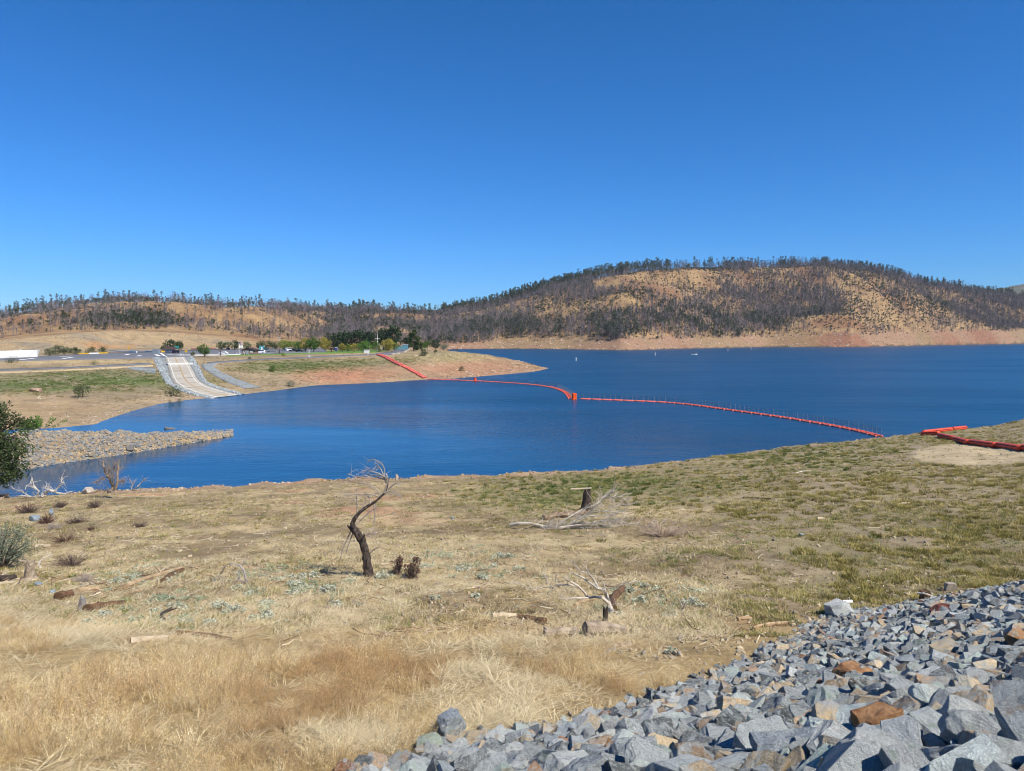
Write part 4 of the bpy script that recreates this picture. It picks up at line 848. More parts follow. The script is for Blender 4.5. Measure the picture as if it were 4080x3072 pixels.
sheet('dirt_verge', 'bare dirt verge along the lower road', [(-80, 1490), (0, 1488), (230, 1479), (420, 1470), (610, 1460)], [(-80, 1479.5), (0, 1478.5), (280, 1468.5), (420, 1461), (610, 1451.5)], DIRT, .1, 40, 3)
sheet('gravel_patch', 'pale gravel patch left of the ramp riprap', [(500, 1466), (560, 1481), (618, 1490)], [(540, 1461), (600, 1465), (622, 1470)], GRAV, .1, 20, 4)
lot, LA, LB = sheet('parking_lot', 'dark asphalt parking lot left of the ramp', [(-90, 1446), (0, 1441), (300, 1434), (655, 1427)], [(-90, 1427), (140, 1421), (300, 1413), (440, 1406), (655, 1401)], ASPH, .14, 50, 6)
def stripe(p1, p2, wd, m=PAINT, parent=lot, name='parking_line'):
    a, b = gp(*p1, y0=150), gp(*p2, y0=150); d = (b - a); d.z = 0; d.normalize(); s = Vector((-d.y, d.x, 0)) * wd / 2
    MB().add([(p.x + q.x, p.y + q.y, hz(p.x + q.x, p.y + q.y) + .22) for p, q in ((a, -s), (b, -s), (b, s), (a, s))], [(0, 1, 2, 3)]).build(name, m, parent)
for p1, p2 in (((70, 1437), (140, 1429)), ((240, 1423), (288, 1420)), ((250, 1431), (290, 1425)), ((500, 1416), (516, 1412)), ((548, 1421), (560, 1418)), ((620, 1414), (635, 1420))): stripe(p1, p2, 1.6)
sheet('entry_plaza', 'asphalt plaza with white arrows at the top of the ramp', [(640, 1427), (760, 1424)], [(640, 1398), (800, 1396)], ASPH, .16, 16, 6)
for p1, p2 in (((664, 1416), (700, 1412)), ((690, 1420), (740, 1417)), ((700, 1413), (735, 1416)), ((640, 1408), (662, 1424))): stripe(p1, p2, 1.0)
lot2, _, _ = sheet('parking_lot', 'asphalt parking lot by the flagpole and the small building', [(745, 1416), (900, 1414), (1100, 1410), (1300, 1404)], [(760, 1393), (900, 1391), (1100, 1389), (1300, 1388)], ASPH, .14, 40, 5)
sheet('lawn', 'thin green lawn under the park trees', [(900, 1420), (1000, 1417), (1200, 1412), (1500, 1405)], [(900, 1415), (1000, 1412), (1200, 1406), (1300, 1398), (1560, 1394)], LAWN, .12, 50, 4)
sheet('kerb', 'pale kerb along the front of the small parking lot', [(735, 1417), (900, 1416), (955, 1415)], [(735, 1415), (900, 1414), (955, 1413)], mat('kerb_concrete', 'cfcac0', .06), .3, 20, 2)
# fine riprap strips beside the ramp
XX = []
for (e, w0, w1, n_) in ((RL, -46, -20, 2200), (RR_, 20, 34, 1100)):
    q = resample(e, 60); i = RNG.integers(0, 56, n_); f = i / 56; sh = w0 + (w1 - w0) * RNG.uniform(0, 1, n_); sh = sh * (1 - .55 * f)
    pts = np.stack([q[i, 0] + sh + (4 * 6 * f if w0 < 0 else 0), q[i, 1] + RNG.uniform(-2, 2, n_) - (f * 5 if w0 > 0 else -f * 4)], 1); XX.append(ground_pts(pts[:, 0], pts[:, 1], 150, 420))
XX = np.concatenate(XX); n = len(XX)
scatter('ramp_riprap', ROCK_LO, XX, RNG.uniform(0, 6.28, (n, 3)), RNG.uniform(.25, .6, n), RNG.integers(0, 14, n), pal(['8f9596', '7c8285', '9ea3a2', '6f7578'], n), 'strips of grey riprap stone beside the boat ramp', 'rubble')

def put(px, py, dz=0.0, y0=150): p = gp(px, py, y0=y0); p.z += dz; return p
# floating dock laid across the ramp
p, q = put(664, 1456), put(766, 1452); d = (q - p); L = d.length; rz_ = math.atan2(d.y, d.x)
t = thing('floating_dock', 'white floating dock lying across the boat ramp', 'dock', ((p.x + q.x) / 2, (p.y + q.y) / 2, (p.z + q.z) / 2 + .55), rz_)
for i in range(6): MB().box(((i - 2.5) * L / 6, 0, .1), (L / 6 - .06, 2.6, .22)).build('deck_panel', mat('white_dock_deck', 'efece4', .05), t)
for s in (-1, 1): MB().box((0, s * 1.05, -.35), (L - .3, .5, .5)).build('float', mat('dock_float', 'd9d6cd', .06), t)
# concrete wall by the left edge
c0, c1 = put(-60, 1431), put(143, 1423); zt = zpy(1398, c0.y + 8)
t = thing('retaining_wall', 'sloping white concrete wall at the left edge of the parking lot', 'wall', (0, 0, 0))
L = c1.x - c0.x; segs = 5; WC = mat('wall_concrete', 'd8d5cc', .1, .3, .9)
for i in range(segs):
    x0, x1 = c0.x + L * i / segs, c0.x + L * (i + 1) / segs - .08; f0, f1 = i / segs, (i + 1) / segs; ya, yb = c0.y + (c1.y - c0.y) * f0, c0.y + (c1.y - c0.y) * f1; cutx = 3.0 if i == segs - 1 else 0
    zb = min(c0.z, c1.z) - .3; MB().add([(x0, ya, zb), (x1, yb, zb), (x1 - cutx, yb + 7, zt), (x0, ya + 7, zt), (x0, ya + 1.2, zb), (x1, yb + 1.2, zb), (x1 - cutx, yb + 8, zt), (x0, ya + 8, zt)],
        [(0, 1, 2, 3), (7, 6, 5, 4), (0, 4, 5, 1), (1, 5, 6, 2), (2, 6, 7, 3), (3, 7, 4, 0)]).build('wall_panel', WC, t)
MB().box(((c0.x + c1.x) / 2 - 1.5, (c0.y + c1.y) / 2 + 8.4, zt + .2), (L - 3, .8, .4)).build('coping', WC, t)
def bar(name, label, cat, p1, p2, h, wd, m, group=None):
    a, b = put(*p1), put(*p2); d = b - a; t = thing(name, label, cat, a); n_ = max(2, int(d.length / 6))
    for i in range(n_):
        c = Vector((d.x * (i + .5) / n_, d.y * (i + .5) / n_, 0)); c.z = hz(a.x + c.x, a.y + c.y) - a.z + h / 2
        MB().box(c, (d.length / n_ - .1, wd, h), math.atan2(d.y, d.x)).build('barrier_block', m if not isinstance(m, list) else m[i % len(m)], t)
    return t
bar('concrete_barrier', 'long white concrete barrier behind the parking lot below the cut', 'barrier', (432, 1399), (545, 1406), .9, .6, PAINT)
bar('concrete_barrier', 'white concrete barrier leading up to the grey pay station', 'barrier', (522, 1401), (622, 1404), .9, .6, PAINT)
bar('parking_barrier', 'yellow and white barrier under the bushes behind the parking lot', 'barrier', (313, 1413), (430, 1409), .8, .5, [YEL, PAINT, YEL])
bar('yellow_gate_rail', 'yellow rail beside the entrance kiosk', 'rail', (641, 1405), (668, 1404), 1.0, .3, YEL)
bar('brick_wall', 'low red brick wall across the back of the small parking lot', 'wall', (760, 1392), (860, 1391), 1.0, .5, mat('red_brick', '9a6a58', .2, 1.0))
# --- buildings
def box_part(name, c, d, m, parent, rz=0.0): return MB().box(c, d, rz).build(name, m, parent)
BRK = mat('brown_block_wall', '8a6e62', .15, 1.2); ROOF = mat('dark_brown_roof', '4a3a38', .2, .8); GLS = mat('dark_window_glass', '2c333b', .1, rough=.2)
p = put(998, 1412); t = thing('restroom_building', 'small brown block building with dark gable roof beside the flagpole', 'building', p)
W_, D_, H_ = 6.4, 6.0, 2.3
box_part('wall', (0, 0, H_ / 2), (W_, D_, H_), BRK, t); MB().prism([(-W_ / 2, H_ - .01), (W_ / 2, H_ - .01), (0, H_ + 1.1)], -D_ / 2 + .02, D_ / 2 - .02).build('gable_wall', BRK, t)
for s in (-1, 1): MB().prism([(s * (W_ / 2 + .5), H_ - .15), (0, H_ + 1.2), (0, H_ + 1.42), (s * (W_ / 2 + .5), H_ + .07)], -D_ / 2 - .6, D_ / 2 + .6).build('roof_slope', ROOF, t)
dr = box_part('door', (-.5, -D_ / 2 - .04, 1.0), (1.2, .08, 2.0), mat('grey_door', '9aa3a8', .05), t); box_part('handle', (.0, -D_ / 2 - .1, 1.0), (.08, .06, .2), GLS, dr)
wd = box_part('window', (-2.1, -D_ / 2 - .04, 1.5), (1.0, .08, .9), PAINT, t); box_part('pane', (-2.1, -D_ / 2 - .09, 1.5), (.5, .04, .55), GLS, wd)
box_part('notice_board', (1.8, -D_ / 2 - .04, 1.5), (1.5, .08, .9), PAINT, t)
p = put(679, 1407); t = thing('entrance_kiosk', 'small entrance kiosk with overhanging dark roof and white windows', 'kiosk', p)
box_part('wall', (0, 0, 1.2), (4.2, 4.0, 2.4), mat('kiosk_wall', 'b2a498', .1), t); MB().add([(-3.4, -3.2, 2.4), (3.4, -3.2, 2.4), (3.4, 3.2, 2.4), (-3.4, 3.2, 2.4), (-2, -1.6, 3.6), (2, -1.6, 3.6), (2, 1.6, 3.6), (-2, 1.6, 3.6), (-3.4, -3.2, 2.2), (3.4, -3.2, 2.2), (3.4, 3.2, 2.2), (-3.4, 3.2, 2.2)], [(0, 1, 5, 4), (1, 2, 6, 5), (2, 3, 7, 6), (3, 0, 4, 7), (4, 5, 6, 7), (8, 9, 1, 0), (9, 10, 2, 1), (10, 11, 3, 2), (11, 8, 0, 3), (11, 10, 9, 8)]).build('roof', ROOF, t)
for x in (-1.3, 0, 1.3):
    wd = box_part('window', (x, -2.03, 1.35), (.95, .08, 1.5), PAINT, t); box_part('pane', (x, -2.08, 1.6), (.6, .04, .6), GLS, wd)
def shelter(px, py, wpx, label):
    p = put(px, py); w = wpx / F * p.y; t = thing('picnic_shelter', label, 'shelter', p, .2); h = 2.4
    MB().tube([(0, 0, -.2), (0, 0, h)], .16, 8).build('post', mat('shelter_post', '4b3d36', .15), t)
    MB().add([(-w / 2, -w / 2, h), (w / 2, -w / 2, h), (w / 2, w / 2, h), (-w / 2, w / 2, h), (0, 0, h + w * .17), (0, 0, h - .05)], [(0, 1, 4), (1, 2, 4), (2, 3, 4), (3, 0, 4), (1, 0, 5), (2, 1, 5), (3, 2, 5), (0, 3, 5)]).build('roof', mat('shelter_roof', '6b564a', .15), t)
    MB().box((0, 0, .72), (1.9, .9, .08)).build('table_top', mat('picnic_wood', '8c6f56', .15), t)
    for s in (-1, 1): MB().box((0, s * .95, .42), (1.9, .3, .07)).build('bench', mat('picnic_wood', '8c6f56', .15), t)
shelter(878, 1417, 24, 'single post picnic shelter in front of the white car'); shelter(1113, 1410, 34, 'wide picnic shelter left of the shrub on the lawn edge'); shelter(1321, 1404, 30, 'picnic shelter under the park trees near the dark pines')
# flagpole
p = put(953, 1414); hgt = 52 / F * p.y; t = thing('flagpole', 'white flagpole in front of the small brown building', 'flagpole', p)
MB().tube([(0, 0, -.2), (0, 0, hgt)], [.11, .06], 8).build('pole', PAINT, t); MB().lathe([(.02, 0), (.14, .1), (.02, .24)], 8, (0, 0, hgt)).build('finial', YEL, t)
def flag(name, label, z, h, wd, stripes):
    f = thing(name, label, 'flag', (p.x, p.y, p.z + z)); m1, m2, m3 = mat('flag_red', 'a8323a', .08), mat('flag_white', 'eceae6', .04), mat('flag_blue', '2c3f73', .08)
    def cloth(x0, x1, z0, z1, dy): 
        xs = np.linspace(x0, x1, 9); V = [(x, math.sin(x * 3.2) * .12 + dy, zz) for zz in (z0, z1) for x in xs]; return MB().add(V, [(i, i + 1, 10 + i, 9 + i) for i in range(8)])
    if stripes:
        for i in range(13): cloth(.1, wd, i * h / 13, (i + 1) * h / 13, 0).build('stripe', m1 if i % 2 == 0 else m2, f)
        cloth(.1, wd * .42, h * .46, h, -.02).build('canton', m3, f)
    else: cloth(.1, wd, 0, h, 0).build('cloth', m2, f)
flag('flag', 'red white and blue striped flag at the top of the flagpole', hgt * .78, hgt * .19, 1.9, True); flag('flag', 'plain white flag flying below the striped flag', hgt * .55, hgt * .17, 2.0, False)
p = put(1504, 1398); hgt = 80 / F * p.y; t = thing('signal_mast', 'tall white mast with a cross arm beside the park trees', 'mast', p)
MB().tube([(0, 0, -.3), (0, 0, hgt * .62), (-.1, 0, hgt)], [.22, .15, .07], 8).build('mast_pole', PAINT, t); MB().tube([(-1.5, 0, hgt * .6), (1.5, 0, hgt * .6)], .1, 6).build('cross_arm', PAINT, t)
p = put(1112, 1385); t = thing('light_pole', 'pale pole with a flat top bar rising above the green trees', 'light pole', p); hgt = 40 / F * p.y
MB().tube([(0, 0, -.3), (0, 0, hgt)], .2, 6).build('pole', mat('galvanised', 'b4b8ba', .08), t); MB().box((0, 0, hgt), (2.6, .5, .35)).build('lamp_bar', mat('galvanised', 'b4b8ba', .08), t)
# signs and small street furniture
def sign(px, py, wd, h, z, c, label, diamond=False):
    p = put(px, py); t = thing('sign', label, 'sign', p); MB().tube([(0, 0, -.2), (0, 0, z + h / 2)], .06, 6).build('post', mat('galvanised', 'b4b8ba', .08), t)
    MB().box((0, -.1, z), (wd, .06, h), 0, Matrix.Rotation(math.pi / 4, 3, 'Y') if diamond else None).build('panel', c, t)
sign(704, 1404, 3.0, 1.6, 3.0, mat('teal_sign', '2e8d8a', .08), 'teal board sign beside the dark vehicle at the kiosk'); sign(742, 1411, 1.3, 1.3, 1.6, YEL, 'yellow diamond warning sign right of the kiosk', True); sign(514, 1398, .9, 1.4, 2.0, YEL, 'small yellow sign behind the white barrier'); sign(1677, 1392, 1.2, 1.4, 2.2, PAINT, 'small white sign between the tall tree and the two young trees')
def bollards(pts, label):
    for px, py in pts:
        p = put(px, py); o = MB().lathe([(.14, -.2), (.14, .8), (.16, .82), (.16, .95), (.1, 1.05)], 8).build('bollard', PAINT, None, loc=p); tag(o, label, 'bollard', 'white bollards ' + label.split('bollard')[1].strip())
bollards([(718, 1418), (724, 1418), (730, 1418)], 'white bollard at the top of the ramp plaza'); bollards([(944, 1413), (957, 1414), (973, 1413)], 'white bollard at the foot of the flagpole')
def cabinet(px, py, wd, h, m, name, label, cat='box'):
    p = put(px, py); t = thing(name, label, cat, p); MB().box((0, 0, h / 2), (wd, wd * .8, h)).build('body', m, t); MB().box((0, 0, h + .06), (wd * 1.15, wd * .95, .12)).build('cap', mat('cabinet_cap', 'c8c8c4', .06), t)
cabinet(623, 1411, 3.0, 2.6, mat('grey_steel', '7f8890', .1), 'pay_station', 'grey pay station box at the right end of the parking lot'); cabinet(653, 1429, 1.2, 1.2, mat('grey_steel', '7f8890', .1), 'utility_box', 'grey utility box at the top left corner of the ramp')
cabinet(1461, 1406, 2.6, 1.6, PAINT, 'utility_box', 'white utility box left of the tall mast'); cabinet(1467, 1413, .9, .7, PAINT, 'utility_box', 'small white box below the white utility box'); cabinet(1232, 1409, .7, 1.6, mat('stone_post', 'b8b0a0', .1), 'information_post', 'pale stone information post on the lawn edge', 'post'); cabinet(1232, 1422, .9, .8, PAINT, 'utility_box', 'white box on the slope below the information post')
cabinet(1037, 1415, .8, 1.0, mat('trash_brown', '8f7a66', .1), 'trash_can', 'brown trash can in front of the white sport utility vehicle', 'trash can'); cabinet(1099, 1406, .7, 1.0, mat('trash_brown', '8f7a66', .1), 'trash_can', 'brown trash can left of the wide picnic shelter', 'trash can'); cabinet(909, 1394, 1.9, 1.3, mat('dumpster_dark', '2b2d30', .1), 'dumpster', 'dark dumpster at the back of the small parking lot', 'dumpster')
p = put(1044, 1396); t = thing('portable_building', 'teal portable cabin behind the white sport utility vehicle', 'cabin', p); box_part('body', (0, 0, 1.5), (2.8, 2.6, 3.0), mat('teal_panel', '4f9b9c', .1), t); box_part('annex', (2.6, 0, 1.0), (2.4, 2.4, 2.0), mat('dark_teal', '3e5358', .1), t); box_part('door', (.3, -1.34, 1.1), (.9, .08, 2.1), PAINT, t)
p = put(1339, 1399); t = thing('portable_toilet', 'blue portable toilet right of the picnic shelter', 'toilet', p); box_part('cabin', (0, 0, 1.1), (1.3, 1.3, 2.2), mat('blue_plastic', '35538f', .1), t); MB().add([(-.7, -.7, 2.2), (.7, -.7, 2.2), (.7, .7, 2.2), (-.7, .7, 2.2), (0, -.7, 2.5), (0, .7, 2.5)], [(0, 1, 4), (1, 2, 5, 4), (2, 3, 5), (3, 0, 4, 5)]).build('roof', PAINT, t)
# teal fenced pump house by the road bend
p = put(1592, 1394); t = thing('teal_fence', 'teal panel fence in front of the dark trees by the road bend', 'fence', p); TEAL = mat('teal_fence_panel', '5d8f97', .1)
for i in range(8):
    box_part('fence_panel', (-4.4 + i * 1.2, 0, 1.0), (1.12, .06, 2.0), TEAL, t); MB().tube([(-5 + i * 1.2, -.06, -.2), (-5 + i * 1.2, -.06, 2.2)], .06, 6).build('post', mat('galvanised', 'b4b8ba', .08), t)
p = put(1614, 1393); t = thing('pump_house', 'teal hut with a pale half round emblem on its front', 'hut', p); box_part('wall', (0, 0, 1.5), (3.6, 2.6, 3.0), TEAL, t); box_part('roof', (0, 0, 3.1), (3.9, 2.9, .2), mat('cabinet_cap', 'c8c8c4', .06), t)
V = [(1.2 * math.cos(a), -1.34, .5 + 1.2 * math.sin(a)) for a in np.linspace(0, math.pi, 13)]; MB().add(V, [tuple(range(13))]).build('emblem', mat('emblem_pale', 'a7cfd2', .05), t)
# --- vehicles
def car(px, py, length, c, kind, rz, label, rnd=None, y0=150):
    p = put(px, py, .1, y0); t = thing({'van': 'van', 'pickup': 'pickup_truck', 'suv': 'sport_utility_vehicle'}.get(kind, 'car'), label, 'van' if kind == 'van' else 'pickup' if kind == 'pickup' else 'car', p, rz)
    L = length; h = {'sedan': 1.45, 'suv': 1.85, 'van': 2.1, 'pickup': 1.85}[kind]; wd = 1.85; P0 = mat('car_paint_' + c, c, .03, rough=.3)
    lo = [(-L / 2, .35), (L / 2, .35), (L / 2, .62 * h * .75 + .1), (L / 2 - .12, h * .55)]
    prof = {'sedan': lo + [(L * .24, h * .6), (L * .1, h), (-L * .22, h), (-L * .38, h * .64), (-L / 2 + .05, h * .6)],
            'suv': lo + [(L * .27, h * .6), (L * .15, h), (-L * .44, h), (-L / 2 + .02, h * .6)],
            'van': lo + [(L * .33, h * .58), (L * .2, h), (-L * .47, h), (-L / 2, h * .9)],
            'pickup': lo + [(L * .24, h * .6), (L * .14, h), (-L * .08, h), (-L * .12, h * .6), (-L / 2, h * .6)]}[kind]
    bd = MB().prism(prof, -wd / 2, wd / 2).build('body', P0, t)
    gl = {'sedan': [(L * .2, h * .64), (L * .09, h * .93), (-L * .21, h * .93), (-L * .33, h * .66)], 'suv': [(L * .23, h * .63), (L * .13, h * .93), (-L * .43, h * .93), (-L * .45, h * .63)],
          'van': [(L * .28, h * .6), (L * .19, h * .9), (-L * .42, h * .9), (-L * .42, h * .62)], 'pickup': [(L * .2, h * .64), (L * .13, h * .93), (-L * .07, h * .93), (-L * .1, h * .64)]}[kind]
    for s in (-1, 1): MB().prism(gl, s * (wd / 2 + .012) - .01, s * (wd / 2 + .012) + .01).build('side_window', GLS, t)
    for x in (-L * .31, L * .31):
        for s in (-1, 1):
            wl = MB().tube([(x, s * (wd / 2 - .18), .36), (x, s * (wd / 2 + .04), .36)], .36, 12).build('wheel', mat('tyre_rubber', '1d1d1f', .1), t); MB().tube([(x, s * (wd / 2 + .03), .36), (x, s * (wd / 2 + .06), .36)], .2, 8).build('hubcap', mat('galvanised', 'b4b8ba', .08), wl)
    for s in (-1, 1):
        MB().box((L / 2 - .02, s * .65, h * .42), (.08, .35, .16)).build('headlight', mat('lamp_glass', 'dcdcd4', .03, rough=.2), t); MB().box((-L / 2 + .02, s * .7, h * .48), (.08, .25, .2)).build('taillight', mat('tail_red', '8e2020', .05, rough=.3), t)
    return t
car(891, 1412, 4.7, 'f2f2f0', 'sedan', math.pi, 'white car parked left of the flagpole'); car(1037, 1408, 5.2, 'f2f2f0', 'suv', math.pi, 'white sport utility vehicle parked right of the brown building'); car(1153, 1400, 5.0, 'eeeeec', 'van', .9, 'white van parked near the green park trees')
car(1169, 1401, 5.2, '23262b', 'pickup', .9, 'dark pickup truck between the white van and the black car'); car(1190, 1403, 4.6, '191b1f', 'sedan', math.pi, 'black car parked right of the dark pickup'); car(702, 1409, 4.6, '2a2433', 'suv', 1.4, 'dark vehicle stopped beside the entrance kiosk')
p = put(1075, 1404); t = thing('boat_trailer', 'empty boat trailer parked right of the white sport utility vehicle', 'trailer', p, .1); DK = mat('dark_steel', '3c3f42', .1)
for s in (-1, 1): MB().box((0, s * .7, .55), (4.6, .12, .14)).build('rail', DK, t); MB().tube([(-.6, s * .85, .33), (-.6, s * 1.05, .33)], .33, 10).build('wheel', mat('tyre_rubber', '1d1d1f', .1), t)
MB().box((2.9, 0, .5), (1.6, .1, .12)).build('tongue', DK, t); MB().box((-.6, 0, .45), (.12, 1.6, .12)).build('axle', DK, t)
# --- park trees and bushes, each with its own trunk and crown
LEAF = {'lime': mat('leaves_lime', '7d8a3a', .4, .5, trans=.15), 'yellow': mat('leaves_yellow', '9a8f3e', .35, .5, trans=.15), 'green': mat('leaves_green', '4f6b2c', .4, .5, trans=.1), 'dark': mat('leaves_dark', '35452c', .45, .4), 'olive': mat('leaves_olive', '5c6440', .4, .6), 'grey': mat('leaves_grey', '6c7159', .35, .6), 'oak': mat('leaves_oak', '465330', .45, .5, trans=.1), 'sage': mat('leaves_sage', '6a7560', .35, .9), 'bright': mat('leaves_bright', '5b7d2f', .4, .6, trans=.15)}
BARK = mat('grey_brown_bark', '5a4c42', .3, 2.0, bump=.4)
def leafy(name, label, cat, base, h, wd, shape, leaf, seed, nleaf=420, ls=None, trunk_h=None, clumps=26, group=None, multi=1):
    rnd = random.Random(seed); t = thing(name, label, cat, base, 0, group); ls = ls or h * .05; th = trunk_h if trunk_h is not None else h * (.12 if shape == 'column' else .2)
    mb = MB()
    for mstem in range(multi):
        a0 = rnd.uniform(0, 6.28); ox = 0 if multi == 1 else math.cos(a0) * wd * .12; oy = 0 if multi == 1 else math.sin(a0) * wd * .12; r0 = h * .028 / multi ** .4
        mb.tube([(ox * .3, oy * .3, -.3), (ox, oy, th), (ox * 1.5 + rnd.uniform(-.05, .05) * h, oy * 1.5, h * .62), (ox * 1.6, oy * 1.6, h * .85)], [r0 * 1.2, r0 * .9, r0 * .5, r0 * .15], 6, False)
        for i in range(5):
            a = rnd.uniform(0, 6.28); z = th + (h * .55 - th) * rnd.uniform(.1, 1); mb.tube([(ox, oy, z), (ox + math.cos(a) * wd * .2, oy + math.sin(a) * wd * .2, z + h * .12), (ox + math.cos(a) * wd * .36, oy + math.sin(a) * wd * .36, z + h * .2)], [r0 * .5, r0 * .3, r0 * .08], 4, False)
    mb.build('trunk', BARK, t)
    cs = []
    for i in range(clumps):
        a = rnd.uniform(0, 6.28)
        if shape == 'round': ph = rnd.uniform(-1, 1); rr = math.sqrt(max(0, 1 - ph * ph)) * rnd.uniform(.55, 1); z = th * .9 + (h - th * .9) * (.5 + .42 * ph)
        elif shape == 'cone': f = rnd.random() ** 1.2; rr = (1.02 - f) * rnd.uniform(.6, 1) + .06; z = th * .6 + (h - th * .6) * f * .96
        elif shape == 'column': f = rnd.random(); rr = (math.sin(math.pi * min(1, f * .8 + .18)) ** .6) * rnd.uniform(.55, 1); z = th * .6 + (h - th * .6) * f * .95
        else: ph = rnd.random(); rr = math.sqrt(max(0, 1 - ph * ph * .8)) * rnd.uniform(.4, 1); z = h * (.12 + .72 * ph)
        cs.append(((math.cos(a) * rr * wd * .44, math.sin(a) * rr * wd * .44, z), wd * (.21 if shape != 'cone' else .16) * rnd.uniform(.7, 1.25)))
    V, Fq = leaf_quads(rnd, cs, ls, max(6, nleaf // clumps), 1.0); MB().add(V, Fq).build('crown', leaf, t); return t
def ptree(px, py, toppy, wpx, shape, leaf, label, name='park_tree', seed=None, nleaf=1100, cat='tree', group=None, dy=0.0, multi=1, th=None):
    p = put(px, py); p.y += dy; p.x *= (p.y / (p.y - dy)) if dy else 1
    if dy: p.z = hz(p.x, p.y)
    h = zpy(toppy, p.y) - p.z; leafy(name, label, cat, p, h, wpx * (1.25 if cat == 'tree' else 1.1) / F * p.y, shape, LEAF[leaf], seed or int(px * 7 + py), nleaf, None, th, 26, group, multi)
for px, py, tp, wp, sh, lf, lb in [
    (678, 1398, 1356, 44, 'round', 'dark', 'dark tall tree rising behind the entrance kiosk'), (712, 1400, 1360, 34, 'round', 'oak', 'green round tree right behind the teal board sign'), (655, 1400, 1378, 24, 'round', 'dark', 'low dark tree left of the entrance kiosk'),
    (814, 1421, 1373, 46, 'round', 'green', 'round bright green tree alone between the ramp and the white car'), (769, 1420, 1402, 17, 'round', 'olive', 'small young tree left of the round bright green tree'),
    (881, 1394, 1362, 30, 'round', 'olive', 'leftmost round tree behind the white car'), (903, 1394, 1364, 26, 'round', 'olive', 'second round tree behind the white car'), (934, 1394, 1359, 34, 'round', 'oak', 'round oak left of the flagpole'), (982, 1393, 1364, 34, 'round', 'olive', 'olive tree right of the flagpole behind the brown building'),
    (1040, 1392, 1360, 36, 'round', 'oak', 'dark oak behind the teal portable cabin'), (1070, 1392, 1360, 40, 'round', 'oak', 'broad oak behind the boat trailer'), (1100, 1393, 1362, 34, 'round', 'oak', 'oak under the pale light pole'), (1133, 1397, 1357, 40, 'round', 'lime', 'lime green tree left of the white van'), (1160, 1397, 1358, 40, 'round', 'lime', 'lime green tree behind the dark pickup'), (1190, 1398, 1360, 34, 'round', 'green', 'green tree behind the black car'),
    (1217, 1402, 1350, 38, 'round', 'yellow', 'yellowing tree right of the black car'), (1250, 1402, 1342, 44, 'round', 'green', 'tall green tree between two yellowing trees'), (1295, 1401, 1347, 44, 'round', 'yellow', 'yellow green tree left of the third picnic shelter'),
    (1322, 1394, 1340, 36, 'column', 'dark', 'dark pine behind the third picnic shelter'), (1352, 1394, 1326, 44, 'column', 'dark', 'dark pine left of the tallest dark pines'), (1380, 1395, 1320, 50, 'column', 'dark', 'broad dark pine behind the yellowing young trees'), (1430, 1395, 1316, 56, 'column', 'dark', 'broad dark tree left of the mast'), (1470, 1395, 1320, 48, 'column', 'dark', 'dark tree directly left of the mast'), (1527, 1393, 1310, 56, 'column', 'dark', 'tall dark pine right of the mast'), (1571, 1393, 1304, 58, 'column', 'dark', 'tallest dark pine behind the teal fence'),
    (1364, 1402, 1371, 26, 'round', 'yellow', 'small yellowing tree at the left of the dark pines'), (1385, 1401, 1372, 26, 'round', 'lime', 'small lime tree below the broad dark pine'), (1411, 1404, 1371, 30, 'round', 'yellow', 'small yellow tree on the lawn below the dark trees'), (1452, 1403, 1359, 46, 'round', 'bright', 'bright green tree left of the mast on the lawn'), (1494, 1400, 1363, 40, 'round', 'green', 'green tree at the foot of the mast'), (1547, 1400, 1352, 46, 'round', 'yellow', 'yellow green tree right of the mast'), (1572, 1398, 1364, 28, 'round', 'lime', 'small lime tree in front of the teal fence'),
    (1621, 1392, 1345, 40, 'round', 'dark', 'round dark tree above the teal hut'), (1648, 1399, 1312, 34, 'column', 'oak', 'tall slender tree standing alone right of the teal hut'), (1666, 1395, 1340, 30, 'column', 'olive', 'shorter dark tree touching the tall slender tree'), (1684, 1393, 1365, 24, 'round', 'green', 'left one of two young trees on the point'), (1702, 1393, 1361, 26, 'round', 'green', 'right one of two young trees on the point'), (1736, 1393, 1352, 32, 'round', 'dark', 'dark round tree near the tip of the point'), (1768, 1396, 1368, 34, 'round', 'grey', 'grey green tree at the water end of the point')]:
    ptree(px, py, tp, wp, sh, lf, lb)
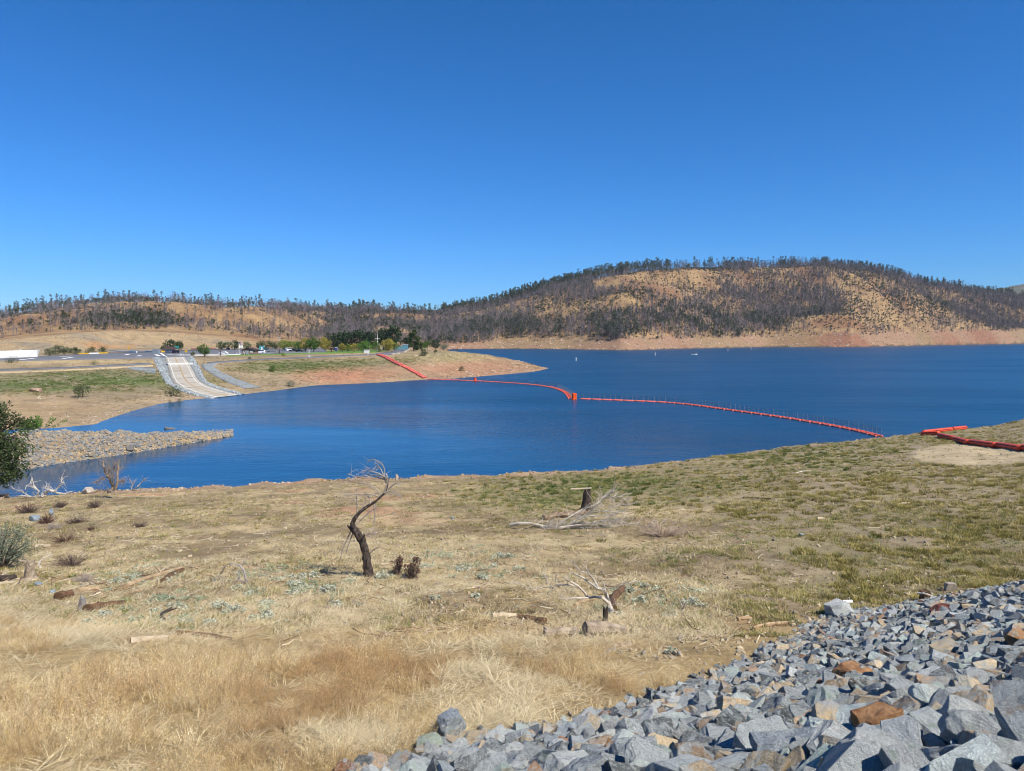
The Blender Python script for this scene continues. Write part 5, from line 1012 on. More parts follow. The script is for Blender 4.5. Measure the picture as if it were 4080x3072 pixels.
for px, py, tp, wp, lf, lb, mu in [(196, 1417, 1384, 36, 'olive', 'leftmost bush in the row behind the parking lot', 2), (230, 1413, 1372, 42, 'oak', 'tallest tree in the row behind the parking lot', 2), (262, 1413, 1381, 34, 'olive', 'third bush in the row behind the parking lot', 2), (284, 1409, 1384, 20, 'olive', 'small bush between the two halves of the row behind the parking lot', 1), (307, 1411, 1380, 36, 'oak', 'bush above the left end of the yellow barrier', 2), (362, 1409, 1381, 40, 'oak', 'bush above the middle of the yellow barrier', 2), (408, 1407, 1379, 42, 'oak', 'rightmost bush in the row behind the parking lot', 2),
    (46, 1446, 1423, 50, 'oak', 'round bush at the left front edge of the parking lot', 2), (378, 1453, 1437, 34, 'olive', 'low bush on the bank between the lot and the lower road', 2), (996, 1433, 1421, 16, 'oak', 'small dark bush on the bank below the brown building', 1), (1130, 1419, 1403, 20, 'lime', 'light green bush on the lawn edge right of the wide shelter', 1), (1510, 1403, 1388, 24, 'oak', 'rounded bush at the base of the mast', 2), (1689, 1417, 1387, 26, 'olive', 'thin bush on the grassy point right of the orange floats', 2), (1735, 1405, 1391, 16, 'oak', 'small bush higher on the grassy point', 1), (1823, 1399, 1391, 14, 'oak', 'tiny bush on the rocky end of the point', 1), (1839, 1478, 1459, 24, 'olive', 'bush low on the reddish slope of the point', 2), (1083, 1481, 1456, 26, 'green', 'green bush alone on the bank below the park road', 2),
    (327, 1583, 1531, 58, 'olive', 'small two stemmed tree alone on the grassy far shore', 2), (692, 1581, 1542, 74, 'oak', 'broad bush at the water edge left of the ramp foot', 4), (1158, 1541, 1515, 40, 'grey', 'dry grey bush at the far waterline', 3), (714, 1601, 1588, 16, 'grey', 'small dry bush at the waterline below the broad bush', 2), (676, 1603, 1594, 14, 'grey', 'tiny dry bush left of the waterline bush', 2)]:
    ptree(px, py, tp, wp, 'bush' if mu != 2 or wp < 50 else 'round', lf, lb, 'shrub' if 'tree' not in lb else 'park_tree', cat='bush' if 'tree' not in lb else 'tree', multi=mu, th=.1 if 'tree' not in lb else None, nleaf=800)
# pale boulders along the road bend
for i, (px, py) in enumerate([(1566, 1414), (1577, 1413), (1588, 1411), (1597, 1410), (1607, 1406), (1614, 1404), (1620, 1400), (1626, 1397)]):
    o = bpy.data.objects.new('boulder', PEB[i % 5]); o = bpy.data.objects.new('boulder', rock_mesh('boulder', 680 + i, DIMS[i % 8], 10, 0, mat('pale_boulder', 'c2b29a', .15, .8))); COL.objects.link(o); o.location = put(px, py, .3); o.scale = [.95] * 3; o.rotation_euler = (0, 0, i)
    tag(o, 'pale boulder in the row beside the road bend', 'boulder', 'pale boulders along the road bend')
o = bpy.data.objects.new('boulder', rock_mesh('boulder', 695, DIMS[2], 14, 1, mat('pink_boulder', 'b3937a', .15, .6))); COL.objects.link(o); o.location = put(140, 1560, .4); o.scale = [1.7, 1.3, 1.0]; tag(o, 'large pinkish boulder on the grassy far shore', 'boulder')
# the dark reflected vessel and markers on the lake
def buoy(px, py, h, label):
    p = onz(px, py, 0); t = thing('marker_buoy', label, 'buoy', p); MB().lathe([(.3, -.5), (.34, 0), (.32, h * .75), (.2, h * .95), (.05, h)], 10).build('float_body', PAINT, t); MB().lathe([(.345, 0), (.345, .18)], 10, (0, 0, h * .45)).build('band', mat('buoy_orange', 'd9602c', .05), t)
buoy(2295, 1437, 2.6, 'white marker buoy nearest the rocky point'); buoy(2610, 1416, 3.0, 'white marker buoy left of the motor boat'); buoy(2900, 1401, 3.6, 'white marker buoy right of the motor boat'); buoy(2992, 1394, 4.0, 'white marker buoy farthest right near the far shore')
p = onz(2765, 1413, 0); t = thing('motor_boat', 'small white motor boat with dark canopy out on the lake', 'boat', p, .12); L = 27 / F * p.y
hull = MB(); st = [(-.5, .16, .0), (-.2, .18, 0), (.2, .165, 0), (.42, .08, .03), (.5, .005, .06)]
V = [];
for x, hw, rise in st: V += [(x * L, -hw * L, .09 * L + rise * L), (x * L, -hw * L * .75, -.03 * L), (x * L, hw * L * .75, -.03 * L), (x * L, hw * L, .09 * L + rise * L)]
Fq = [(i * 4 + j, (i + 1) * 4 + j, (i + 1) * 4 + j + 1, i * 4 + j + 1) for i in range(4) for j in range(3)] + [(i * 4 + 3, (i + 1) * 4 + 3, (i + 1) * 4, i * 4) for i in range(4)] + [(0, 1, 2, 3)]
hull.add(V, Fq).build('hull', PAINT, t); MB().box((.02 * L, 0, .13 * L), (.2 * L, .22 * L, .08 * L)).build('console', mat('boat_blue', '4a6f8f', .08), t)
MB().box((-.05 * L, 0, .30 * L), (.34 * L, .3 * L, .025 * L)).build('canopy', mat('canopy_dark', '24282e', .1), t)
for x in (-.2, .1):
    for s in (-1, 1): MB().tube([(x * L, s * .13 * L, .09 * L), (x * L, s * .13 * L, .3 * L)], .05, 5).build('canopy_post', mat('galvanised', 'b4b8ba', .08), t)
MB().box((-.54 * L, 0, .1 * L), (.07 * L, .08 * L, .16 * L)).build('outboard_motor', mat('canopy_dark', '24282e', .1), t)
# ------------------------------------------------------------------ orange log boom across the cove
ORG = mat('orange_float_plastic', 'e05f45', .10, .6, .55, rand=.14); PINK = mat('sun_faded_float', 'e87464', .12, .6, .6, rand=.16); STEEL = mat('fence_post_steel', '8d979f', .1); CAB = mat('fence_cable', '3d4a55', .1)
def float_mesh(L, r, name='float'):
    mb = MB(); mb.tube([(-L / 2, 0, 0), (-L / 2 + .08, 0, 0), (L / 2 - .08, 0, 0), (L / 2, 0, 0)], [r * .86, r, r, r * .86], 12); return mb
def section(L, fence):
    """one water section: two pontoons, cross bars, and the upright fence behind"""
    t = thing('boom_section', 'x', 'boom')
    for s in (-1, 1): o = float_mesh(L * .90, .21).build('float', PINK, t, True); o.location = (0, s * .62, .08)
    for x in (-L * .3, L * .3): MB().box((x, 0, .26), (.3, 1.5, .1)).build('cross_bar', ORG, t)
    if fence:
        for x in (-L * .28, L * .28): MB().tube([(x, .62, .1), (x, .62, 1.75)], .04, 6).build('fence_post', STEEL, t)
        for z in (.75, 1.15, 1.6):
            pts = [(-L * .72 + L * .44 * f, .62, z - .14 * math.sin(math.pi * f)) for f in np.linspace(0, 1, 6)] + [(-L * .28 + L * .56 * f, .62, z - .16 * math.sin(math.pi * f)) for f in np.linspace(0, 1, 7)[1:]]
            MB().tube(pts, .03, 4, False).build('cable', CAB, t)
    return t
def dense(pts, step):
    a = np.array(pts, float); d = np.concatenate([[0], np.cumsum(np.hypot(*np.diff(a[:, :2], axis=0).T))]); n = max(2, int(round(d[-1] / step))); t = np.linspace(0, d[-1], n + 1); return np.stack([np.interp(t, d, a[:, k]) for k in range(a.shape[1])], 1)
def smooth_path(pts, it=2):
    for _ in range(it):
        q = [pts[0]]
        for a, b in zip(pts[:-1], pts[1:]): q += [a * .75 + b * .25, a * .25 + b * .75]
        pts = q + [pts[-1]]
    return pts
ONES = ['', 'first', 'second', 'third', 'fourth', 'fifth', 'sixth', 'seventh', 'eighth', 'ninth', 'tenth', 'eleventh', 'twelfth', 'thirteenth', 'fourteenth', 'fifteenth', 'sixteenth', 'seventeenth', 'eighteenth', 'nineteenth', 'twentieth']
def nth(i):
    if i <= 20: return ONES[i]
    t_ = {2: 'twenty', 3: 'thirty', 4: 'forty', 5: 'fifty'}[i // 10]
    return t_ + ' ' + ONES[i % 10] if i % 10 else {3: 'thirtieth', 4: 'fortieth', 5: 'fiftieth'}[i // 10]
def run_water(pxs, label, group, step=3.4):
    P_ = dense(smooth_path([np.array(onz(a, b, 0)[:]) for a, b in pxs]), step); src = None
    for i_, (a, b) in enumerate(zip(P_[:-1], P_[1:])):
        L = float(np.hypot(*(b - a)[:2]))
        if src is None: src = section(L, True); o = src
        else: o = copy_tree(src)
        o.location = ((a + b) / 2).tolist(); o.rotation_euler = (0, 0, math.atan2(b[1] - a[1], b[0] - a[0])); tag(o, label % nth(i_ + 1), 'boom', group)
run_water([(2312, 1590), (2500, 1597), (2700, 1606), (2900, 1634), (3100, 1661), (3300, 1694), (3430, 1720), (3505, 1741)], 'orange boom section with fence posts, %s from the drum buoys towards the near bank', 'boom sections of the near run')
run_water([(1698, 1511), (1890, 1518), (2050, 1527), (2160, 1537), (2225, 1550), (2262, 1570), (2273, 1590)], 'orange boom section with fence posts, %s from the far shore on the curved run', 'boom sections of the curved run')
def drums(px, py, n, h, r, label):
    p = onz(px, py, 0); t = thing('anchor_buoy', label, 'buoy', p)
    for i in range(n): 
        a = i * 2.1; MB().lathe([(r * .8, -.3), (r, -.2), (r, h * .45), (r * .93, h * .48), (r, h * .51), (r, h - .1), (r * .7, h)], 12, (math.cos(a) * r * .95 * (n > 1), math.sin(a) * r * .95 * (n > 1), 0)).build('drum', mat('orange_drum', 'e8571f', .08, .6, .5), t)
    MB().box((0, 0, .25), (r * 3, r * 3, .2)).build('base_plate', ORG, t)
drums(2287, 1593, 3, 2.1, .42, 'cluster of tall orange drum buoys where the two boom runs meet'); drums(1893, 1520, 1, 1.6, .55, 'single orange drum buoy on the curved boom run')
# floats lying in a double row up the far bank
pts = [(1694, 1509), (1672, 1497), (1650, 1483), (1610, 1464), (1575, 1447), (1545, 1430), (1525, 1420), (1508, 1416)]
G = dense([np.array(gp(a, b, y0=200)[:]) for a, b in resample(pts, 16)], 3.3); fl = float_mesh(3.0, .42).mesh('boom_float', PINK, True)
for i, (a, b) in enumerate(zip(G[:-1], G[1:])):
    d = b - a; d /= np.linalg.norm(d); s = np.array([-d[1], d[0], 0])
    for k in (-1, 1):
        c = (a + b) / 2 + s * k * .75 + np.array([0, 0, 0]); o = bpy.data.objects.new('boom_float', fl); COL.objects.link(o); o.location = (c[0], c[1], hz(c[0], c[1]) + .45)
        o.rotation_euler = (0, -math.asin(d[2]), math.atan2(d[1], d[0]) + (.16 if (i + k) % 2 else -.12)); tag(o, 'faded orange float up the far bank, %s pair from the water, %s row' % (nth(i + 1), 'left' if k > 0 else 'right'), 'float', 'floats lying up the far bank')
# floats lying on the near bank at the right
NM = mat('orange_float_near', 'dc5238', .12, .8, .5, bump=.15)
def near_float(p1, p2, label):
    a, b = (onz(*p1, 1.6), onz(*p2, 1.6)) if p1[1] < 1729 else (onz(p1[0], p1[1] + 5, 1.9), onz(p2[0], p2[1] + 6, 2.2)) if p1[1] < 1732 else (gp(p1[0], p1[1] + 6, y0=40), gp(p2[0], p2[1] + 6, y0=40)); a.z, b.z = hz(a.x, a.y), hz(b.x, b.y); r = .38; d = b - a; L = d.length; t = thing('boom_float', label, 'float', (a + b) / 2 + Vector((0, 0, r * .9)), 0); t.rotation_euler = (0, -math.asin(d.z / L), math.atan2(d.y, d.x)); L *= .97
    MB().tube([(-L / 2, 0, 0), (-L / 2 + .12, 0, 0), (L / 2 - .12, 0, 0), (L / 2, 0, 0)], [r * .9, r, r, r * .9], 18).build('shell', NM, t, True)
    for s in (-1, 1): MB().tube([(s * (L / 2 - .3), 0, 0), (s * (L / 2 - .18), 0, 0)], r * 1.03, 18).build('end_ring', NM, t, True)
    for s in (-1, 1): MB().box((0, s * r * .97, .12), (L * .9, .05, .09)).build('side_channel', mat('float_channel', '7c2418', .1), t)
for p1, p2, lb in [((3676, 1727), (3792, 1717), 'left one of two orange floats at the water edge of the near bank'), ((3796, 1716), (3848, 1708), 'right one of two orange floats at the water edge of the near bank'), ((3672, 1729), (3742, 1731), 'first orange float of the line, meeting the other pair at the corner'), ((3740, 1735), (3798, 1748), 'second orange float of the line on the near bank'), ((3800, 1750), (3856, 1765), 'third orange float of the line, with its round end showing'), ((3862, 1763), (3965, 1778), 'fourth orange float of the line above the sandy patch'), ((3972, 1776), (4065, 1791), 'fifth orange float of the line above the sandy patch'), ((4070, 1787), (4165, 1797), 'orange float cut off by the right edge of the picture')]: near_float(p1, p2, lb)
# ------------------------------------------------------------------ dead wood, brush and plants on the near bank
GREYW = mat('bleached_wood', 'c4b9a8', .22, 3.0, .9, stretch=(1, 1, 4), bump=.3); DARKB = mat('charred_bark', '2f2925', .4, 7.0, .95, bump=1.0, c2='5e5249'); BROWNW = mat('rotting_wood', '4a382c', .35, 4.0, .95, bump=.6, c2='7d5f46')
ORW = mat('split_orange_wood', 'a08260', .25, 3.0, .9, bump=.4, c2='bfa582'); PALEW = mat('pale_log_wood', 'b8a385', .2, 3.0, .9, bump=.4, c2='d2c3a6'); TWIG = mat('dry_twigs', '5f5049', .3, 3.0, .95); TWIGP = mat('pale_twigs', 'a3968a', .2, 3.0, .95); MAUVE = mat('dry_brown_leaves', '5c443b', .35, 4.0, .95)
def twigs(mb, pts, r0, n, L, rnd, droop=0.0, bias=None, depth=1, r_end=.35, sides=4):
    """side twigs growing off a path"""
    pts = [Vector(p) for p in pts]
    for _ in range(n):
        i = rnd.randrange(len(pts) - 1); o = pts[i].lerp(pts[i + 1], rnd.random()); t = (pts[i + 1] - pts[i]).normalized()
        d = (t * .6 + Vector((rnd.gauss(0, .7), rnd.gauss(0, .7), rnd.gauss(.15, .6)))).normalized()
        if bias is not None: d = (d + Vector(bias)).normalized()
        l = L * rnd.uniform(.4, 1.15); q = [o]
        for k in range(3):
            d = (d + Vector((rnd.gauss(0, .2), rnd.gauss(0, .2), rnd.gauss(0, .2) - droop))).normalized(); q.append(q[-1] + d * l / 3)
        r = r0 * rnd.uniform(.6, 1); mb.tube(q, [r, r * .8, r * .55, r * r_end], sides, False)
        if depth > 0: twigs(mb, q, r * .6, 3, l * .5, rnd, droop, bias, depth - 1, r_end, 3)
def path(pix, Y, yj=0.0, rnd=random): return [at(a, b, Y + rnd.uniform(-yj, yj)) for a, b in pix]
def local(pts, o): return [Vector(p) - Vector(o) for p in pts]
Z7 = lambda l: [(1000 + x * .5102, 1750 + y * .5102) for x, y in l]
Z8 = lambda l: [(1900 + x * .4803, 1850 + y * .4803) for x, y in l]
Z6 = lambda l: [(x * .4521, 1900 + y * .4521) for x, y in l]
Z1 = lambda l: [(x * .3601, 1500 + y * .3601) for x, y in l]
# the leaning dead tree
b0 = gp(1470, 2296); Y = b0.y; rnd = random.Random(3); S_ = Y / F * .5102
t = thing('dead_tree', 'leaning dead tree with dark bark and thin bleached branches', 'tree', b0)
tr = [(928, 1075), (915, 1040), (905, 960), (893, 870), (868, 795), (835, 745), (803, 705), (792, 665), (812, 615), (850, 570), (905, 528), (980, 480), (1045, 420), (1068, 360), (1076, 305)]
wdt = [90, 72, 62, 58, 58, 54, 60, 42, 30, 27, 25, 20, 14, 10, 6]
P_ = local(path(Z7(tr), Y, .06, rnd), b0); mb = MB(); PP = []; RRr = []
for i in range(len(P_) - 1):
    for k in range(3): PP.append(P_[i].lerp(P_[i + 1], k / 3)); RRr.append((wdt[i] + (wdt[i + 1] - wdt[i]) * k / 3) * S_ / 2)
PP.append(P_[-1]); RRr.append(wdt[-1] * S_ / 2); mb.tube(PP, RRr, 12, True, .22, rnd); mb.build('trunk', DARKB, t)
mb = MB(); mb.tube(local(path(Z7([(800, 705), (770, 690), (752, 672)]), Y), b0), [.09, .06, .03], 6); mb.tube(local(path(Z7([(800, 690), (785, 655), (790, 640)]), Y - .2), b0), [.08, .05, .02], 6); mb.tube(local(path(Z7([(870, 790), (885, 750), (880, 735)]), Y - .15), b0), [.05, .04, .02], 6); mb.build('broken_stub', DARKB, t)
BR = [[(1040, 420), (1062, 360), (1040, 300), (1044, 240), (1030, 205), (1000, 175), (960, 157), (935, 160), (918, 178)], [(1070, 340), (1060, 300), (1020, 285), (960, 280), (890, 285), (830, 300), (770, 318), (740, 320)], [(1068, 320), (1000, 268), (940, 252), (905, 240), (870, 248)], [(1075, 320), (980, 300), (880, 300), (810, 290), (755, 270)], [(1045, 300), (1010, 225), (975, 215), (950, 240)], [(1015, 430), (960, 375), (890, 345), (850, 345)],
      [(1000, 450), (940, 430), (850, 430), (760, 425), (735, 435)], [(1045, 420), (1085, 402), (1140, 420), (1178, 455)], [(1070, 390), (1120, 350), (1170, 335)], [(830, 590), (832, 520), (822, 440), (825, 395)], [(835, 585), (880, 520), (903, 480)], [(905, 530), (860, 560), (830, 600)], [(935, 505), (930, 470), (918, 448)], [(960, 490), (965, 580), (960, 680), (950, 700)], [(800, 680), (850, 640), (930, 560), (990, 520)], [(790, 690), (760, 760), (720, 850), (695, 940)], [(800, 720), (770, 800), (745, 880)], [(880, 760), (930, 735), (985, 745)], [(930, 890), (960, 860), (1000, 840)], [(1070, 310), (1055, 270), (1070, 295), (1075, 330)]]
for i, q in enumerate(BR):
    pts = local(path(Z7(q), Y + rnd.uniform(-.5, .5) * 0 , .12, rnd), b0); pts[0] = local([at(*Z7([q[0]])[0], Y)], b0)[0]; mb = MB(); n_ = len(pts); mb.tube(pts, [.026 * (1 - k / n_) + .008 for k in range(n_)], 5, False)
    twigs(mb, pts[len(pts) // 3:], .009, 12 if i < 10 else 7, .45, rnd, .12, (-.15, 0, -.05), 1); mb.build('branch', TWIGP, t)
# two dry brown bushes right of the tree
def dry_bush(px, py, hpx, wpx, label, m, n=70, y0=8, leaves=0, seed=None, name='dry_bush', lm=None, cat='bush', group=None):
    b = gp(px, py, y0=y0); h = hpx / F * b.y; w = wpx / F * b.y; rnd = random.Random(seed or int(px + py)); t = thing(name, label, cat, b, 0, group); mb = MB()
    for i in range(n):
        a = rnd.uniform(0, 6.28); sp = math.sqrt(rnd.random()); e = Vector((math.cos(a) * sp * w / 2, math.sin(a) * sp * w / 2, h * rnd.uniform(.35, 1.0) * (1.1 - .6 * sp * sp))); o = Vector((e.x * .12, e.y * .12, -.05)); md = o.lerp(e, .5) + Vector((rnd.gauss(0, .06), rnd.gauss(0, .06), rnd.gauss(0, .04))) * h
        r = max(.007, h * .017); mb.tube([o, md, e], [r, r * .7, r * .3], 4, False); twigs(mb, [o, md, e], r * .5, 4, h * .32, rnd, 0, None, 0, .4, 3)
    mb.build('stems', m, t)
    if leaves:
        cs = [((math.cos(a_) * s_ * w * .38, math.sin(a_) * s_ * w * .38, h * z_), w * .17) for a_, s_, z_ in [(rnd.uniform(0, 6.28), rnd.random() ** .5, rnd.uniform(.35, .9)) for _ in range(16)]]
        V, Fq = leaf_quads(rnd, cs, h * .035, leaves // 16, 1.0); MB().add(V, Fq).build('leaves', lm or m, t)
    return t
dry_bush(1585, 2290, 84, 52, 'tall dry brown bush just right of the leaning dead tree', TWIG, 40, leaves=420, lm=MAUVE); dry_bush(1642, 2308, 96, 72, 'wide dry brown bush right of the taller dry bush', TWIG, 50, leaves=560, lm=MAUVE)
for px, py, h, w_, lb, m in [(110, 2042, 50, 84, 'dark twiggy bush below the bleached driftwood', TWIG), (242, 2022, 36, 46, 'small grey twiggy bush right of the dark twiggy bush', TWIG), (377, 2022, 36, 56, 'rounded grey twiggy bush on the left bank near the water', TWIG), (185, 2085, 46, 66, 'brown dry bush with straw at its foot near the left edge', MAUVE), (302, 2085, 40, 80, 'low dark twig heap with bent pale sticks over it', TWIG), (557, 2100, 30, 56, 'grey twiggy bush farthest right on the left bank', TWIG), (362, 2114, 24, 30, 'tiny dark bush beside the rounded twiggy heap', MAUVE), (255, 2160, 40, 90, 'fibrous brown root mat on the left bank', MAUVE), (285, 2255, 62, 120, 'spreading grey brown brush heap above the long log', TWIG), (330, 2318, 44, 84, 'straw coloured brush heap left of the long log', TWIGP), (35, 1978, 36, 60, 'reddish dry brush at the left edge by the driftwood', MAUVE), (215, 2110, 36, 50, 'thin straw bush between the brown bush and the root mat', TWIGP)]:
    dry_bush(px, py, h * .95, w_ * 1.35, lb, m, 110)
dry_bush(2640, 2135, 70, 250, 'wide haze of dry pale brush right of the fallen branch', mat('hazy_brush', 'b09a86', .2, 2.0), 110, seed=77)
dry_bush(3060, 1795, 26, 150, 'thin pale reeds on the rim of the near bank', TWIGP, 60, y0=40, seed=78)
# living bushes at the left edge
def green_bush(px, py, hpx, wpx, leaf, label, n, ls, y0=8, name='bush', cat='bush', seed=5, stems=24):
    b = gp(px, py, y0=y0); h = hpx / F * b.y; w = wpx / F * b.y; rnd = random.Random(seed); t = thing(name, label, cat, b); mb = MB(); ends = []
    for i in range(stems):
        a = rnd.uniform(0, 6.28); sp = math.sqrt(rnd.random()); e = Vector((math.cos(a) * sp * w / 2, math.sin(a) * sp * w / 2, h * rnd.uniform(.5, 1.0) * (1.08 - .5 * sp))); o = Vector((e.x * .15, e.y * .15, -.1)); mb.tube([o, o.lerp(e, .5) + Vector((0, 0, h * .08)), e], [h * .012, h * .008, h * .003], 4, False); ends += [(o.lerp(e, f), h * .11) for f in (.45, .65, .85, 1.0)]
    mb.build('stems', BARK, t); V, Fq = leaf_quads(rnd, ends, ls, n // len(ends), 1.0); MB().add(V, Fq).build('leaves', leaf, t); return t
green_bush(-8, 2262, 235, 290, LEAF['sage'], 'silvery grey green bush cut off by the left edge', 5200, .035)
green_bush(160, 1716, 62, 200, LEAF['bright'], 'bright green bush on top of the rocky spit', 1500, .16, 90, seed=6)
green_bush(90, 1712, 46, 90, LEAF['olive'], 'olive bush left of the bright green bush on the spit', 700, .16, 90, seed=8)
green_bush(424, 1706, 26, 16, LEAF['grey'], 'thin upright bush on the spit beside the resting birds', 160, .10, 110, seed=9, stems=6); green_bush(527, 1712, 26, 36, LEAF['grey'], 'small leggy bush on the spit above the flat slabs', 260, .11, 110, seed=10, stems=8)
# oak leaning in from the left edge
b = gp(-230, 2215, y0=20); Y = b.y; h = zpy(1590, Y) - b.z; rnd = random.Random(12); t = thing('oak_tree', 'dark green oak reaching into the picture from the left edge', 'tree', b); mb = MB(); ends = []
mb.tube([(0, 0, -.4), (.1, 0, h * .25), (.4, -.2, h * .5), (.5, 0, h * .8)], [.34, .27, .2, .08], 8, False)
def limb(p0, tgt, r):
    p0 = Vector(p0); e = at(*tgt, Y + rnd.uniform(-1.5, 1.5)) - b; md = p0.lerp(e, .5) + Vector((0, 0, .25)); mb.tube([p0, md, e], [r, r * .6, r * .2], 6, False)
    for _ in range(7):
        q = md.lerp(e, rnd.uniform(-.3, 1)); q2 = q + Vector((rnd.gauss(.1, .45), rnd.gauss(0, .5), rnd.gauss(.05, .4))); mb.tube([q, q2], [r * .3, r * .08], 4, False); ends.append((q2, .34)); ends.append((q.lerp(q2, .5), .3))
for tgt in [(30, 1625), (75, 1650), (-30, 1610), (20, 1700), (70, 1735), (90, 1740), (40, 1790), (-20, 1760), (25, 1850), (60, 1885), (85, 1900), (-10, 1880), (15, 1930), (-60, 1700), (-90, 1650), (-120, 1800), (-80, 1900), (100, 1660), (-200, 1620), (-260, 1700), (-330, 1800), (45, 1740)]: limb((rnd.uniform(-.1, .3), 0, h * rnd.uniform(.35, .75)), tgt, .09)
mb.build('trunk', BARK, t); V, Fq = leaf_quads(rnd, ends, .065, 60, 1.15); MB().add(V, Fq).build('crown', LEAF['oak'], t)
# logs and driftwood
def log(name, label, p1, p2, r1, r2, m, y0=8, bend=.06, cat='log', n=8, lift=.75, parts=None, rise=0.0, rough=.16, seg=7):
    a, b = gp(*p1, y0=y0), gp(*p2, y0=y0); rnd = random.Random(int(p1[0] + p2[1])); b = b + Vector((0, 0, rise)); d = b - a; s = Vector((-d.y, d.x, 0)).normalized(); t = thing(name, label, cat, a); pts = []; rs = []
    for i in range(seg):
        f = i / (seg - 1); r = r1 + (r2 - r1) * f; q = d * f + s * (math.sin(f * math.pi * rnd.uniform(.8, 1.2)) * bend * d.length) + Vector((0, 0, r * lift)); g_ = hz(a.x + q.x, a.y + q.y) - a.z; q.z = max(q.z, g_ + r * .55) if rise == 0 else q.z; pts.append(q); rs.append(r * rnd.uniform(.85, 1.12))
    MB().tube(pts, rs, n, True, rough, rnd).build('trunk_piece', m, t)
    for i in (parts or []): 
        q = pts[i]; e = q + Vector((rnd.gauss(0, .3), rnd.gauss(0, .3), rnd.uniform(.1, .4))) * d.length * .35; MB().tube([q, q.lerp(e, .5) + Vector((0, 0, .02)), e], [r2 * .6, r2 * .45, r2 * .2], 5).build('branch_stub', m, t)
    return t
for lb, p1, p2, r1, r2, m, pr in [
    ('long orange brown log with splintered side on the left bank', (500, 2345), (735, 2270), .10, .07, ORW, [4]), ('dark end of the split log behind the long orange log', (650, 2325), (725, 2278), .10, .09, BROWNW, None), ('rotten dark log beside the grey stump at left', (345, 2440), (495, 2405), .13, .06, BROWNW, [2]), ('round brown log end standing alone at left', (232, 2392), (286, 2378), .15, .14, BROWNW, None), ('short pale split log above the round log end', (310, 2362), (390, 2352), .09, .07, ORW, None), ('small tan wood chunk near the rotten dark log', (394, 2398), (418, 2378), .04, .035, ORW, None),
    ('thin orange splinter lying below the long log', (498, 2372), (570, 2350), .03, .02, ORW, None), ('pale cut log half hidden in dry grass', (520, 2568), (670, 2560), .09, .09, PALEW, None), ('pale short log by the silvery bush', (138, 2182), (202, 2178), .09, .07, PALEW, [3]), ('bleached forked branch on the left bank', (162, 2264), (212, 2210), .05, .03, GREYW, [2, 4]), ('dark half buried log below the silvery bush', (-20, 2325), (60, 2310), .16, .12, DARKB, [2, 3]), ('orange plank of wood left of the bleached fallen branch', (2290, 2425), (2365, 2390), .075, .07, ORW, None), ('dark leaning log right of the bleached fallen branch', (2446, 2440), (2484, 2352), .12, .10, BROWNW, None),
    ('pale curved log on the edge of the tall grass', (1960, 2462), (2060, 2460), .08, .06, PALEW, None), ('fuzzy brown log end at the edge of the tall grass', (2066, 2478), (2170, 2488), .10, .10, BROWNW, None), ('weathered hollow log at the top of the tall grass', (2330, 2535), (2495, 2530), .20, .13, mat('weathered_log', '8d7d6c', .35, 4.0, .95, bump=.7, c2='b7a58c'), [2, 4]), ('ragged root wood left of the weathered hollow log', (2170, 2540), (2300, 2535), .10, .12, mat('weathered_log', '8d7d6c'), [1, 3, 5]),
    ('gnarled bark covered log beside the broken stump', (2165, 2070), (2330, 2055), .17, .22, mat('gnarled_bark', '6f5f50', .4, 4.0, .95, bump=.9, c2='a08a6e'), [3]), ('orange driftwood piece by the riprap toe', (3002, 2512), (3150, 2482), .05, .04, ORW, None), ('short brown stick above the riprap toe', (2966, 2442), (3050, 2468), .05, .045, BROWNW, None), ('light tan chunk left of the short brown stick', (2938, 2472), (2995, 2468), .05, .045, ORW, None), ('thin pale stick on the turf at right', (3578, 2012), (3625, 2006), .06, .05, PALEW, None), ('small pale wood chip on the right turf', (3256, 2072), (3285, 2070), .09, .07, PALEW, None), ('thin log among stones on the central turf', (2960, 1985), (3070, 1990), .06, .05, BROWNW, None), ('bent grey stick on the upper right turf', (3170, 1888), (3235, 1875), .05, .04, GREYW, [3]), ('brown stick in the turf right of the dead tree', (1700, 2276), (1830, 2262), .03, .025, ORW, None), ('pale log in the straw below the silvery plants', (700, 2530), (920, 2552), .06, .04, BROWNW, None), ('charred slanting branch among the silvery plants', (650, 2480), (690, 2425), .07, .05, DARKB, [3])]:
    log('driftwood_log', lb, p1, p2, r1 * 1.12, r2 * 1.12, m, parts=pr)
# stumps
def stump(px, py, hpx, wpx, m, label, lean=0.0, jag=5, y0=8):
    b = gp(px, py, y0=y0); h = hpx / F * b.y; w = wpx / F * b.y; rnd = random.Random(int(px)); t = thing('tree_stump', label, 'stump', b); mb = MB(); n = 11; V = []; lev = [(-.1, 1.35), (0, 1.25), (.15, 1.0), (.5, .85), (.8, .82), (1.0, .75)]
    for z, s in lev:
        for j in range(n):
            a = 2 * math.pi * j / n; r = w / 2 * s * rnd.uniform(.82, 1.15); V.append((math.cos(a) * r + lean * z * h, math.sin(a) * r, z * h + (rnd.uniform(-.3, .18) * h if z == 1.0 else 0)))
    Fq = [(i * n + j, i * n + (j + 1) % n, (i + 1) * n + (j + 1) % n, (i + 1) * n + j) for i in range(len(lev) - 1) for j in range(n)] + [tuple(range((len(lev) - 1) * n, len(lev) * n))]
    mb.add(V, Fq).build('stump_body', m, t)
    for i in range(jag):
        a = i * 1.3; MB().tube([(math.cos(a) * w * .5, math.sin(a) * w * .5, h * .08), (math.cos(a) * w * .95, math.sin(a) * w * .95, -.06)], [w * .14, w * .05], 5).build('root', m, t)
    return t
